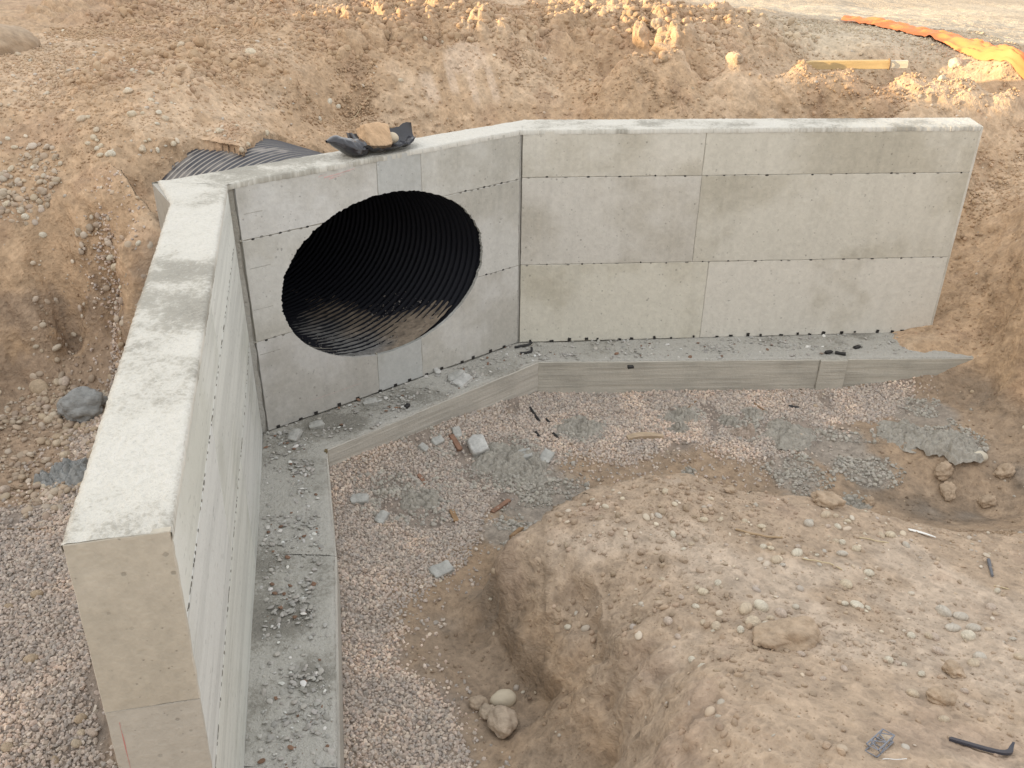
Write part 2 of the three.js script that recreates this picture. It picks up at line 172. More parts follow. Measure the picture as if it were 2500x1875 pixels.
function soil(x, y, z, ny, c) {
  const a = fbm(x * 0.9, y * 0.9, z * 0.9, 4), b = fbm(x * 3.1 + 9, y * 3.1, z * 3.1, 4), d = fbm(x * 11 + 4, y * 11, z * 11, 3);
  let r = 0.525, g = 0.37, bl = 0.237;                                   // dry tan loam
  const pale = smooth(0.08, 0.28, a + 0.5 * b); r = mix(r, 0.59, pale); g = mix(g, 0.437, pale); bl = mix(bl, 0.298, pale);
  const red = 0.8 * smooth(0.1, 0.4, b - 0.5 * a); r = mix(r, 0.45, red); g = mix(g, 0.308, red); bl = mix(bl, 0.2, red);
  if (z > -5 && x > -0.3) { const k = smooth(-5, -4.4, z) * smooth(-0.2, 0.1, y + 0.15 * b); r = mix(r, r * 0.88, k); g = mix(g, g * 0.955, k); bl = mix(bl, bl * 1.08, k); }   // greyer, trodden earth of the mound
  if (x < -1.6 && z > -7.2) { const k = smooth(0.05, 0.22, 0.42 - 0.5 * y + 0.45 * b + 0.2 * d); r = mix(r, 0.385, k); g = mix(g, 0.282, k); bl = mix(bl, 0.197, k); }   // brown silt under the pebbles beside the left wing
  // darker brown towards the floor of the pit, broken by noise
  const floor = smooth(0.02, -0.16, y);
  const floorTint = floor * clamp(0.85 + 0.7 * b + 0.3 * d);
  r = mix(r, 0.335, floorTint); g = mix(g, 0.255, floorTint); bl = mix(bl, 0.183, floorTint);
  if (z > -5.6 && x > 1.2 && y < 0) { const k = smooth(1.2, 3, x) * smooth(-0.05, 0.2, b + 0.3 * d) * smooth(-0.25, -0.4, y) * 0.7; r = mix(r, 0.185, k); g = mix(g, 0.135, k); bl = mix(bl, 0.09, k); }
  if (y < -0.1 && z < -3.9) { const k = smooth(0.0, 0.45, inEl(MUD, x, z, 1.1) + 0.5 * b) * 0.6; r = mix(r, 0.335, k); g = mix(g, 0.318, k); bl = mix(bl, 0.29, k); }
  if (y < 0.3 && z > -7) { const k = smooth(-0.12, 0.12, Math.max(signed(GRAVEL_PIT, x, z), signed(GRAVEL_LEFT, x, z)) + 0.3 * b); r = mix(r, 0.30, k); g = mix(g, 0.25, k); bl = mix(bl, 0.21, k); }
  // dried scrape marks on the back bank
  if (z < -9.1 && x > -1.4 && x < 0.2) {
    let k = smooth(1.1, 0.75, Math.hypot((x + 0.52) / 0.24, (y - 1.86) / 0.15) + 0.3 * b);
    for (const [sx, top, len, w] of [[-0.72, 1.82, 0.26, 0.04], [-0.5, 1.8, 0.34, 0.045], [-0.3, 1.78, 0.3, 0.04], [-0.93, 1.74, 0.22, 0.07]]) { const q = (top - y) / len, cx = sx + 0.12 * q; k = Math.max(k, smooth(1.1, 0.6, Math.abs(x - cx) / w + 0.6 * b) * smooth(-0.1, 0.1, q) * smooth(1.1, 0.8, q)); }
    r = mix(r, 0.65, k * 0.85); g = mix(g, 0.50, k * 0.85); bl = mix(bl, 0.37, k * 0.85);
  }
  // trodden ground at the top right, paled to carry strong sun, with wheel streaks
  if (z < -9.4 && x > 1.5) { const k = smooth(-9.6, -11, z) * smooth(2, 3.5, x); const st = 0.5 + 0.5 * n3(x * 0.35 + z * 0.12, 3, z * 2.2 - x * 0.5); r = mix(r, mix(0.46, 0.66, st), k); g = mix(g, mix(0.37, 0.56, st), k); bl = mix(bl, mix(0.27, 0.42, st), k); }
  const m = 1 + 0.20 * d + 0.10 * b; c[0] = r * m; c[1] = g * m; c[2] = bl * m;
}
{
  const N = new THREE.Vector3(), c = [0, 0, 0];
  for (let j = 0; j < NZ; j++) for (let i = 0; i < NX; i++) {
    const k = j * NX + i, i0 = Math.max(0, i - 1), i1 = Math.min(NX - 1, i + 1), j0 = Math.max(0, j - 1), j1 = Math.min(NZ - 1, j + 1);
    let x = GX[i], z = GZ[j], y = HG[k];
    const sx = (HG[j * NX + i1] - HG[j * NX + i0]) / (GX[i1] - GX[i0]), sz = (HG[j1 * NX + i] - HG[j0 * NX + i]) / (GZ[j1] - GZ[j0]);
    N.set(-sx, 1, -sz).normalize(); const steep = 1 - N.y;
    const near = x > -5.2 && x < 6.3 && z > -13 && z < -1.2;
    let d = 0;
    if (near) {
      const gravelly = y < -0.1 && z < -2 ? 0.45 : 1;
      d += 0.055 * fbm(x * 1.3, y * 1.3, z * 1.3, 3) * (0.35 + 1.2 * steep) * gravelly;
      const ch = 1 - Math.abs(fbm(x * 2.6 + 3, y * 3.4, z * 2.6, 4)) * 2; const rough = z > -5.2 && x > -0.4 ? 0.35 : 1; d += 0.036 * rough * (ch - 0.6) * smooth(0.12, 0.5, steep);
      if (z < -7.9) { const w = smooth(-7.9, -8.7, z) * smooth(2.0, 1.7, y), q = 1 - Math.abs(fbm(x * 0.95 + 2, y * 0.8, z * 0.6, 4)) * 2.2; const wk = worley(x * 3.1, y * 3.6, z * 3.1), st = smooth(0.06, 0.25, steep); d += w * st * Math.min(0.01, -0.02 + 0.09 * (q - 0.55) + 0.07 * fbm(x * 4, y * 5, z * 4, 4) + 0.07 * (0.5 - wk[0]) * (0.5 + 0.5 * wk[2])); }   // bucket scoops along the back bank   // broken face
      d += 0.022 * fbm(x * 9, y * 9, z * 9, 3) * (0.6 + steep); d += 0.008 * n3(x * 31, y * 31, z * 31) * gravelly;
      const L = lumps(x, z, y);
      if (L > 0.02) { const w1 = worley(x * 3.6, y * 3.6, z * 3.6), w2 = worley(x * 9 + 5, y * 9, z * 9); d += L * (0.085 * smooth(0.0, 0.34, w1[1] - w1[0]) * (0.65 + 0.7 * w1[2]) + 0.05 * (0.5 - w1[0]) + 0.034 * smooth(0.0, 0.3, w2[1] - w2[0]) * (0.6 + 0.6 * w2[2])); }
      { const w = worley(x * 13, y * 13, z * 13), m = smooth(-0.1, 0.25, fbm(x * 2.3 + 5, y * 2.3, z * 2.3, 3)); d += gravelly * (0.4 + 0.6 * m) * 0.014 * (smooth(0, 0.35, w[1] - w[0]) * (0.6 + 0.6 * w[2]) - 0.3); }
      if (steep > 0.15 && y > 0.2) { const w = worley(x * 5, y * 5, z * 5); d += 0.035 * smooth(0.15, 0.4, steep) * (0.5 - w[0]) * (0.5 + 0.5 * w[2]); }
    } else d += 0.05 * fbm(x * 0.9, 2, z * 0.9, 4) + 0.03 * fbm(x * 4, 2, z * 4, 3);
    const hx = x + N.x * d, hy = y + N.y * d, hz = z + N.z * d;
    TP[k * 3] = hx; TP[k * 3 + 1] = hy; TP[k * 3 + 2] = hz;
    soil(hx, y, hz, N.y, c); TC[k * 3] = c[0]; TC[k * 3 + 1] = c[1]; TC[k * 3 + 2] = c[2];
  }
}
const gi = (A, v) => { let lo = 0, hi = A.length - 1; const up = A[hi] > A[0]; while (hi - lo > 1) { const m = (lo + hi) >> 1; if ((A[m] <= v) === up) lo = m; else hi = m; } return lo; };
function ground(x, z) { const i = gi(GX, x), j = gi(GZ, z), u = clamp((x - GX[i]) / (GX[i + 1] - GX[i])), v = clamp((z - GZ[j]) / (GZ[j + 1] - GZ[j])), Y = (a, b) => TP[(b * NX + a) * 3 + 1]; return (Y(i, j) * (1 - u) + Y(i + 1, j) * u) * (1 - v) + (Y(i, j + 1) * (1 - u) + Y(i + 1, j + 1) * u) * v; }
function groundNormal(x, z, e = 0.05) { return new THREE.Vector3((ground(x - e, z) - ground(x + e, z)), 2 * e, (ground(x, z - e) - ground(x, z + e))).normalize(); }
const soilBump = tileFbm(1024, 20, 20, 5, 31, 0.58), soilGrain = tileFbm(1024, 56, 56, 3, 57, 0.6);
const SOILMAP = colourTex(1024, (i, c) => { const v = 0.82 + 0.42 * (soilGrain[i] - 0.5) + 0.5 * (soilBump[i] - 0.5); c[0] = v; c[1] = v * 0.992; c[2] = v * 0.98; }, 0.8);
const SOILBUMP = greyTex(1024, soilBump.map((v, i) => 0.5 * v + 0.5 * soilGrain[i]), 0.8);
const soilMat = new THREE.MeshStandardMaterial({ vertexColors: true, map: SOILMAP, bumpMap: SOILBUMP, bumpScale: 0.022, roughness: 0.97 });
{
  const idx = []; const inside = (k) => { const x = TP[k * 3], y = TP[k * 3 + 1], z = TP[k * 3 + 2], [t, s] = pipeSpot(x, z); if (t < -0.1 || t > 6) return false; const q = s / (PW - 0.02), e = (y - PIPE.c.y - 0.012 * t) / (PH - 0.02); return q * q + e * e < 1; };
  const bad = new Uint8Array(NX * NZ); for (let k = 0; k < bad.length; k++) { const x = TP[k * 3]; if (x < 0.5 && x > -6 && TP[k * 3 + 2] < -5 && TP[k * 3 + 2] > -11) bad[k] = inside(k) ? 1 : 0; }
  for (let j = 0; j < NZ - 1; j++) for (let i = 0; i < NX - 1; i++) { const a = j * NX + i, b = a + 1, c = a + NX, d = c + 1; if (!(bad[a] && bad[b] && bad[c])) idx.push(a, b, c); if (!(bad[b] && bad[d] && bad[c])) idx.push(b, d, c); }
  // shared smooth normals, then each triangle takes its pattern from the side it faces most, so that nothing is stretched on the steep cuts
  const sh = new THREE.BufferGeometry(); sh.setAttribute('position', new THREE.BufferAttribute(TP, 3)); sh.setIndex(new THREE.BufferAttribute(new Uint32Array(idx), 1)); sh.computeVertexNormals(); const SN = sh.attributes.normal.array;
  const remap = [0, 1, 2].map(() => new Int32Array(NX * NZ).fill(-1)), from = [], axis = [], ix = new Uint32Array(idx.length);
  for (let k = 0; k < idx.length; k += 3) {
    let nx = 0, ny = 0, nz = 0; for (let q = 0; q < 3; q++) { const v = idx[k + q] * 3; nx += SN[v]; ny += SN[v + 1]; nz += SN[v + 2]; }
    const w = 0.35 * n3(TP[idx[k] * 3] * 9, TP[idx[k] * 3 + 1] * 9, TP[idx[k] * 3 + 2] * 9), A = [Math.abs(nx) * 1.15 + w, Math.abs(ny), Math.abs(nz) * 1.15 - w], a = A[1] >= A[0] && A[1] >= A[2] ? 1 : A[0] > A[2] ? 0 : 2;
    for (let q = 0; q < 3; q++) { const v = idx[k + q]; if (remap[a][v] < 0) { remap[a][v] = from.length; from.push(v); axis.push(a); } ix[k + q] = remap[a][v]; }
  }
  const np = new Float32Array(from.length * 3), nn = new Float32Array(from.length * 3), nc = new Float32Array(from.length * 3), nu = new Float32Array(from.length * 2);
  from.forEach((v, k) => { for (let q = 0; q < 3; q++) { np[k * 3 + q] = TP[v * 3 + q]; nn[k * 3 + q] = SN[v * 3 + q]; nc[k * 3 + q] = TC[v * 3 + q]; } const x = TP[v * 3], y = TP[v * 3 + 1], z = TP[v * 3 + 2]; nu[k * 2] = axis[k] === 0 ? z : x; nu[k * 2 + 1] = axis[k] === 1 ? z : y + (axis[k] === 0 ? 0.37 * 2 : 0); });
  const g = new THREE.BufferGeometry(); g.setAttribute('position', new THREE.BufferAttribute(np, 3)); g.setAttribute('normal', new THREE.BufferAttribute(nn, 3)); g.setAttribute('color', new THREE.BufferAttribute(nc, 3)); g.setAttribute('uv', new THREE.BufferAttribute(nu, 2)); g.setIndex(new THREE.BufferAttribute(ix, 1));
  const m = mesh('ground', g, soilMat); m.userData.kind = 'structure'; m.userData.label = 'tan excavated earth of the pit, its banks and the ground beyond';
}
// ------------------------------------------------------------------ concrete surfaces
const cBlot = tileFbm(2048, 5, 5, 7, 101, 0.58), cFine = tileFbm(2048, 128, 128, 4, 151, 0.75), cStreak = tileFbm(2048, 60, 3, 5, 171, 0.6), cLong = tileFbm(2048, 4, 90, 5, 191, 0.6);
function pits(n, count, seed, r0, r1, stretch = 1, lvl = 0.25) { const a = new Float32Array(n * n).fill(1), r = rng(seed); for (let k = 0; k < count; k++) { const x = r() * n, y = r() * n, q = r0 + (r1 - r0) * Math.pow(r(), 4), qx = q * stretch, v = lvl + 0.4 * r(); for (let j = -Math.ceil(q); j <= q; j++) for (let i = -Math.ceil(qx); i <= qx; i++) if ((i / qx) ** 2 + (j / q) ** 2 < 1) { const o = ((y + j + n) % n | 0) * n + ((x + i + n) % n | 0); a[o] = Math.min(a[o], v); } } return a; }
const pitA = pits(2048, 2600, 5, 1.0, 4.2), pitH = pits(2048, 3600, 9, 0.9, 3.0, 3.2, 0.3);
const wallTex = colourTex(2048, (i, c) => { const b = smooth(0.42, 0.66, cBlot[i]), s = smooth(0.45, 0.75, cStreak[i]); const v = (0.92 - 0.19 * b - 0.045 * s + 0.22 * (cFine[i] - 0.5)) * (0.5 + 0.45 * pitA[i]); c[0] = v; c[1] = v * (1 - 0.022 * b); c[2] = v * (0.99 - 0.07 * b); }, 0.25);
const wallBump = greyTex(2048, cFine.map((v, i) => 0.6 * v + 0.25 * cBlot[i] - 0.35 * (1 - pitA[i]) + 0.2), 0.25);
const longTex = colourTex(2048, (i, c) => { const b = smooth(0.4, 0.7, cLong[i]), q = smooth(0.45, 0.7, cBlot[i]); const v = (0.95 - 0.13 * b - 0.11 * q + 0.07 * (cFine[i] - 0.5)) * (0.50 + 0.5 * pitH[i]); c[0] = v * 0.985; c[1] = v; c[2] = v * (0.985 - 0.03 * q); }, 0.25);
const topTex = colourTex(2048, (i, c) => { const b = smooth(0.46, 0.64, cBlot[i] * 0.7 + cFine[i] * 0.3); const v = 0.98 - 0.46 * b + 0.34 * (cFine[i] - 0.5); c[0] = v; c[1] = v * (1 - 0.02 * b); c[2] = v * (0.985 - 0.06 * b); }, 0.5);
const roughBump = greyTex(2048, cFine.map((v, i) => 0.7 * v + 0.3 * cBlot[i]), 0.5);
const boardTex = colourTex(2048, (i, c) => { const b = smooth(0.38, 0.72, cLong[i]), q = smooth(0.4, 0.7, cBlot[i]); const v = 0.92 - 0.12 * b - 0.15 * q + 0.12 * (cFine[i] - 0.5); c[0] = v; c[1] = v * 0.985; c[2] = v * 0.95; }, 0.5);
const boardBump = greyTex(2048, cLong.map((v, i) => 0.75 * v + 0.25 * cFine[i]), 0.5);
const CM = (col, map, bump, scale) => new THREE.MeshStandardMaterial({ color: new THREE.Color().setRGB(...col), map, bumpMap: bump, bumpScale: scale, roughness: 0.86 });
const M = {
  wing: CM([0.69, 0.662, 0.59], wallTex, wallBump, 0.004), head: CM([0.645, 0.64, 0.615], wallTex, wallBump, 0.004),
  left: CM([0.675, 0.675, 0.645], longTex, wallBump, 0.003), end: CM([0.62, 0.58, 0.51], wallTex, wallBump, 0.004), endLow: CM([0.53, 0.50, 0.445], wallTex, wallBump, 0.005),  // same concrete; sky and earth light put into the left and end tints
  top: CM([0.58, 0.56, 0.51], topTex, roughBump, 0.012), core: CM([0.42, 0.40, 0.36], wallTex, wallBump, 0.006),
  seam: CM([0.44, 0.42, 0.375], wallTex, roughBump, 0.012),
  darkGrey: CM([0.45, 0.44, 0.41], wallTex, roughBump, 0.01), foot: CM([0.52, 0.50, 0.45], boardTex, boardBump, 0.008), footTop: CM([0.42, 0.405, 0.37], topTex, roughBump, 0.014), patch: CM([0.53, 0.54, 0.53], wallTex, wallBump, 0.004),
  tie: new THREE.MeshStandardMaterial({ color: new THREE.Color().setRGB(0.018, 0.016, 0.015), roughness: 0.7 }),
  chalk: new THREE.MeshStandardMaterial({ color: new THREE.Color().setRGB(0.50, 0.22, 0.20), roughness: 1 }),
  chalkPale: new THREE.MeshStandardMaterial({ color: new THREE.Color().setRGB(0.56, 0.40, 0.38), roughness: 1 }),
};
const V2 = (x, z) => new THREE.Vector2(x, z);
const P = { L: V2(-1.761, -5.425), R: V2(0.051, -6.937), E: V2(3.685, -7.249), N: V2(-0.964, -2.038), NO: V2(-1.241, -1.967), KO: V2(-1.978, -5.045), LO: V2(-2.231, -5.456), RB: V2(0.074, -7.30), EB: V2(3.722, -7.575) };
function frame(A, B) { const u = B.clone().sub(A), len = u.length(); u.divideScalar(len); return { A, u, n: V2(-u.y, u.x), len }; }   // n points into the pit when A to B runs left to right
const FH = frame(P.L, P.R), FR = frame(P.R, P.E), FL = frame(P.N, P.L), FE = frame(P.NO, P.N);
const mat4 = (f, off = 0) => new THREE.Matrix4().makeBasis(new THREE.Vector3(f.u.x, 0, f.u.y), new THREE.Vector3(0, 1, 0), new THREE.Vector3(f.n.x, 0, f.n.y)).setPosition(f.A.x + f.n.x * off, 0, f.A.y + f.n.y * off);
const SK = 0.024;                                    // depth of the cast panels in front of the core
function wavy(pts, amp, step, seed) { const o = []; let k = seed * 3.7; for (let i = 0; i < pts.length; i++) { const a = pts[i], b = pts[(i + 1) % pts.length], l = Math.hypot(b[0] - a[0], b[1] - a[1]), n = Math.max(1, Math.round(l / step)), nx = -(b[1] - a[1]) / l, ny = (b[0] - a[0]) / l; for (let s = 0; s < n; s++) { const t = s / n, w = s ? amp * (n3(k += 0.61, seed, 2) + 0.6 * n3(k * 3, 7, seed)) : 0; o.push(V2(mix(a[0], b[0], t) + nx * w, mix(a[1], b[1], t) + ny * w)); } } return o; }
function panelGeo(pts, depth, seed, amp = 0.0015, bevel = 0.0025) { const g = new THREE.ExtrudeGeometry(new THREE.Shape(wavy(pts, amp, 0.035, seed)), { depth: depth - bevel, bevelEnabled: true, bevelThickness: bevel, bevelSize: bevel, bevelOffset: -bevel, bevelSegments: 1, steps: 1 });
  const uv = g.attributes.uv; const ou = (seed * 1.37) % 4, ov = (seed * 2.11) % 4; for (let i = 0; i < uv.count; i++) uv.setXY(i, uv.getX(i) + ou, uv.getY(i) + ov); return g; }
const GAP = 0.0024;
const rectPts = (u0, y0, u1, y1, g = GAP) => [[u0 + g, y0 + g], [u1 - g, y0 + g], [u1 - g, y1 - g], [u0 + g, y1 - g]];
function prism(pts, y0, y1, uvk = 1) {               // plan polygon (counter-clockwise seen from above in x, -z) pulled up from y0 to y1
  const s = new THREE.Shape(pts.map((p) => V2(p.x, -p.y))); const g = new THREE.ExtrudeGeometry(s, { depth: y1 - y0, bevelEnabled: false }); g.rotateX(-Math.PI / 2); g.translate(0, y0, 0); return g;
}
const back = (f, p, d) => V2(p.x - f.n.x * d, p.y - f.n.y * d);
const wall = base('concrete_headwall'); tag(wall, 'pale concrete culvert headwall with two wing walls around the dark pipe mouth', 'headwall');
const part = (name) => { const g = new THREE.Group(); g.name = name; wall.add(g); return g; };
const TR = rng(88), tints = new Map();
function tinted(name, m) { if (!/^panel$|form_panel|end_panel/.test(name)) return m; const k = 0.95 + 0.09 * TR(), c = m.clone(); c.color.multiplyScalar(k); c.color.b *= 0.975 + 0.05 * TR(); return c; }   // each pour and board its own tone
const subPlain = (name, geo, mat0, parent) => { const mat = tinted(name, mat0); const m = new THREE.Mesh(geo, mat); m.name = name; m.castShadow = m.receiveShadow = true; parent.add(m); return m; };

const sub = subPlain;
// the hole: a broad ellipse with a chewed edge, in the plane of the head wall
const HOLE = { u: 1.12, y: 0.92, a: 0.863, b: 0.617 };
function holeGeo(grow, jag, depth, seed) { const pts = []; const n = 520; for (let i = 0; i < n; i++) { const t = i / n * 2 * Math.PI, j = jag ? jag * (0.7 * n3(i * 0.8, seed, 1) + 0.5 * n3(i * 0.17, seed, 5) + (n3(i * 0.21, 9, seed) > 0.78 ? 1.2 : 0)) * (Math.sin(t) > -0.3 ? 1 : 0.35) : 0; pts.push(V2(HOLE.u + Math.cos(t) * (HOLE.a + grow + j), HOLE.y + Math.sin(t) * (HOLE.b + grow + j))); }
  const g = new THREE.ExtrudeGeometry(new THREE.Shape(pts), { depth, bevelEnabled: false }); g.translate(0, 0, -depth / 2); return g; }
const ev = new Evaluator(); ev.useGroups = false;
function cut(geo, tool) { const a = new Brush(geo), b = new Brush(tool); a.updateMatrixWorld(); b.updateMatrixWorld(); const r = ev.evaluate(a, b, SUBTRACTION); const g = r.geometry; g.clearGroups(); return g; }

// --- head wall
const TOPY = H - 0.012;
{
  const w = part('face_wall');
  const core = [back(FH, P.L, SK), back(FH, P.R, SK), P.RB, P.LO, P.KO].map((p) => { const d = p.clone().sub(FH.A); return V2(d.dot(FH.u), -d.dot(FH.n)); });   // local (u, depth)
  const s = new THREE.Shape(core), cg = new THREE.ExtrudeGeometry(s, { depth: TOPY + 0.34, bevelEnabled: false }); cg.rotateX(-Math.PI / 2); cg.translate(0, -0.34, 0);   // (u, y, -depth) = local u, y, n
  const holed = cut(cg, holeGeo(0.035, 0, 3, 1)); holed.applyMatrix4(mat4(FH)); sub('core', holed, M.core, w);
  const jag = holeGeo(-0.006, 0.0065, 1, 3);
  const put = (pts, mat, seed, holed2, d = SK, name = 'panel') => { let g = panelGeo(pts, d, seed); if (holed2) g = cut(g, jag); g.applyMatrix4(mat4(FH, -SK)); return sub(name, g, mat, w); };
  const top = H - 0.012, J1 = 1.418, J2 = 0.703, len = FH.len;
  put(rectPts(0.045, J1, 1.066, top), M.head, 1, true); put(rectPts(1.066, J1, 1.431, top, 0.0012), M.patch, 2, true); put(rectPts(1.431, J1, len - 0.012, top), M.head, 3, true);
  put(rectPts(0.045, J2, 1.066, J1), M.head, 4, true); put(rectPts(1.066, J2, len - 0.012, J1), M.head, 5, true);
  put(rectPts(0.045, 0.0, 0.97, J2), M.head, 6, true); put(rectPts(0.97, 0.0, 1.373, J2, 0.0012), M.patch, 7, true); put(rectPts(1.373, 0.0, len - 0.012, J2), M.head, 8, true);
  for (const y of [J1, J2]) for (const [a, b] of y === J1 ? [[0.03, 0.62], [1.62, len]] : [[0.03, 0.32], [1.95, len]]) put(rectPts(a, y - 0.007, b, y + 0.007, 0), M.seam, 70 + y, false, SK - 0.004, 'seam');
  for (const [u, a, b] of [[1.066, 1.53, top], [1.431, 1.49, top], [0.97, 0, 0.33], [1.373, 0, 0.34]]) put(rectPts(u - 0.006, a, u + 0.006, b, 0), M.seam, 75 + u, false, SK - 0.003, 'seam');
  // darker grey strips set into the two corners
  { const r = rng(4), pts = [[0, 0], [0.02, 0]]; for (let y = 0.03; y < H - 0.02; y += 0.03) pts.push([0.036 + 0.010 * n3(y * 8, 2, 2) + 0.005 * (r() - 0.5), y]); pts.push([0.03, H - 0.01], [0, H - 0.01]); put(pts, M.darkGrey, 9, false, SK - 0.009, 'corner_strip'); }
  put([[len - 0.010, 0], [len + 0.006, 0], [len + 0.006, H - 0.01], [len - 0.010, H - 0.01]], M.darkGrey, 10, false, SK - 0.006, 'corner_strip');
  for (const [u, y, l] of [[0.08, 1.585, 0.13], [0.07, 1.22, 0.15], [0.06, 0.93, 0.14], [0.06, 0.60, 0.15]]) put(rectPts(u, y, u + l, y + 0.007, 0), M.darkGrey, 30 + y * 10, false, SK + 0.0012, 'seam_mark');
  // snapped chalk line near the foot, chalk smear under the bag
  put([[0.40, 0.124], [0.82, 0.128], [0.82, 0.132], [0.40, 0.130]], M.chalkPale, 12, false, SK + 0.0008, 'chalk_line');
  for (const [u, y, l, t] of [[0.66, 1.715, 0.2, 0.014], [0.7, 1.70, 0.12, 0.012], [0.8, 1.728, 0.1, 0.01], [0.62, 1.727, 0.07, 0.008]]) put(wavy([[u, y], [u + l, y + 0.015], [u + l, y + 0.015 + t * 0.6], [u, y + t]], 0.004, 0.02, l * 40).map((v) => [v.x, v.y]), M.chalkPale, 13 + l * 9, false, SK + 0.0008, 'chalk_mark');
  const tg = new THREE.BoxGeometry(0.026, 0.022, 0.012);
  for (let u = 0.12, k = 0; u < len - 0.05; u += 0.155 + 0.05 * n3(u * 9, 1, 1), k++) { const g = tg.clone(); g.translate(u, 0.012 + 0.006 * n3(k, 3, 1), 0.002); g.applyMatrix4(mat4(FH)); sub('form_tie', g, M.tie, w); }
  const ts = new THREE.IcosahedronGeometry(0.0085, 1); ts.scale(1.4, 0.8, 0.5);
  for (const y of [J1, J2]) for (let u = 0.12, k = 0; u < len - 0.04; u += 0.062 + 0.03 * n3(u * 19, y, 1), k++) { if (((u - HOLE.u) / (HOLE.a + 0.05)) ** 2 + ((y - HOLE.y) / (HOLE.b + 0.05)) ** 2 < 1) continue; const g = ts.clone(); g.translate(u, y + 0.006 * n3(k, 5, y), 0); g.applyMatrix4(mat4(FH)); sub('form_tie', g, k % 3 ? M.darkGrey : M.tie, w); }
}
// --- right wing
{
  const w = part('wing_wall');
  sub('core', prism([back(FR, P.R, SK), back(FR, P.E, SK), P.EB, P.RB], -0.34, TOPY), M.core, w);
  const put = (pts, mat, seed, d = SK, name = 'panel') => { const g = panelGeo(pts, d, seed); g.applyMatrix4(mat4(FR, -SK)); return sub(name, g, mat, w); };
  const top = H - 0.012, J1 = 1.428, J2 = 0.703, len = FR.len;
  put(rectPts(0.006, J1, 1.435, top), M.wing, 21); put(rectPts(1.435, J1, len, top), M.wing, 22);
  put(rectPts(0.006, J2, 1.438, J1), M.wing, 23); put(rectPts(1.438, J2, len, J1), M.wing, 24);
  put(rectPts(0.006, 0, 1.578, J2), M.wing, 25); put(rectPts(1.578, 0, len, J2), M.wing, 26);
  for (const y of [J1, J2]) put(rectPts(0.01, y - 0.007, len - 0.01, y + 0.007, 0), M.seam, 80 + y, SK - 0.004, 'seam');
  for (const [u, a, b] of [[1.435, J1, top], [1.438, J2, J1], [1.578, 0, J2]]) put(rectPts(u - 0.006, a, u + 0.006, b, 0), M.seam, 85 + u, SK - 0.0034, 'seam');
  const f = frame(P.E, P.EB), g = panelGeo(rectPts(-0.0, -0.02, f.len, H - 0.004, 0.002), 0.02, 27); g.applyMatrix4(mat4(f, -0.004)); sub('end_panel', g, M.wing, w);
  const tg = new THREE.BoxGeometry(0.028, 0.024, 0.014);
  const tr = rng(19); for (let u = 0.10, k = 0; u < len - 0.03; u += 0.085 + 0.13 * tr(), k++) { const t = tg.clone(); t.scale(0.55 + 0.7 * tr(), 0.5 + 0.8 * tr(), 1); t.rotateZ(0.5 * (tr() - 0.5)); t.translate(u, 0.014 + 0.008 * n3(k, 3, 1), 0.001); t.applyMatrix4(mat4(FR)); sub('form_tie', t, M.tie, w); }
  const ts = new THREE.IcosahedronGeometry(0.0068, 1); ts.scale(1.5, 0.8, 0.5);
  for (const y of [J1, J2]) for (let u = 0.06, k = 0; u < len - 0.06; u += 0.05 + 0.15 * tr(), k++) { const t = ts.clone(); t.scale(0.6 + tr(), 0.6 + 0.8 * tr(), 1); t.translate(u, y + 0.007 * n3(k, 5, y), 0); t.applyMatrix4(mat4(FR)); sub('form_tie', t, k % 2 ? M.tie : M.darkGrey, w); }
}
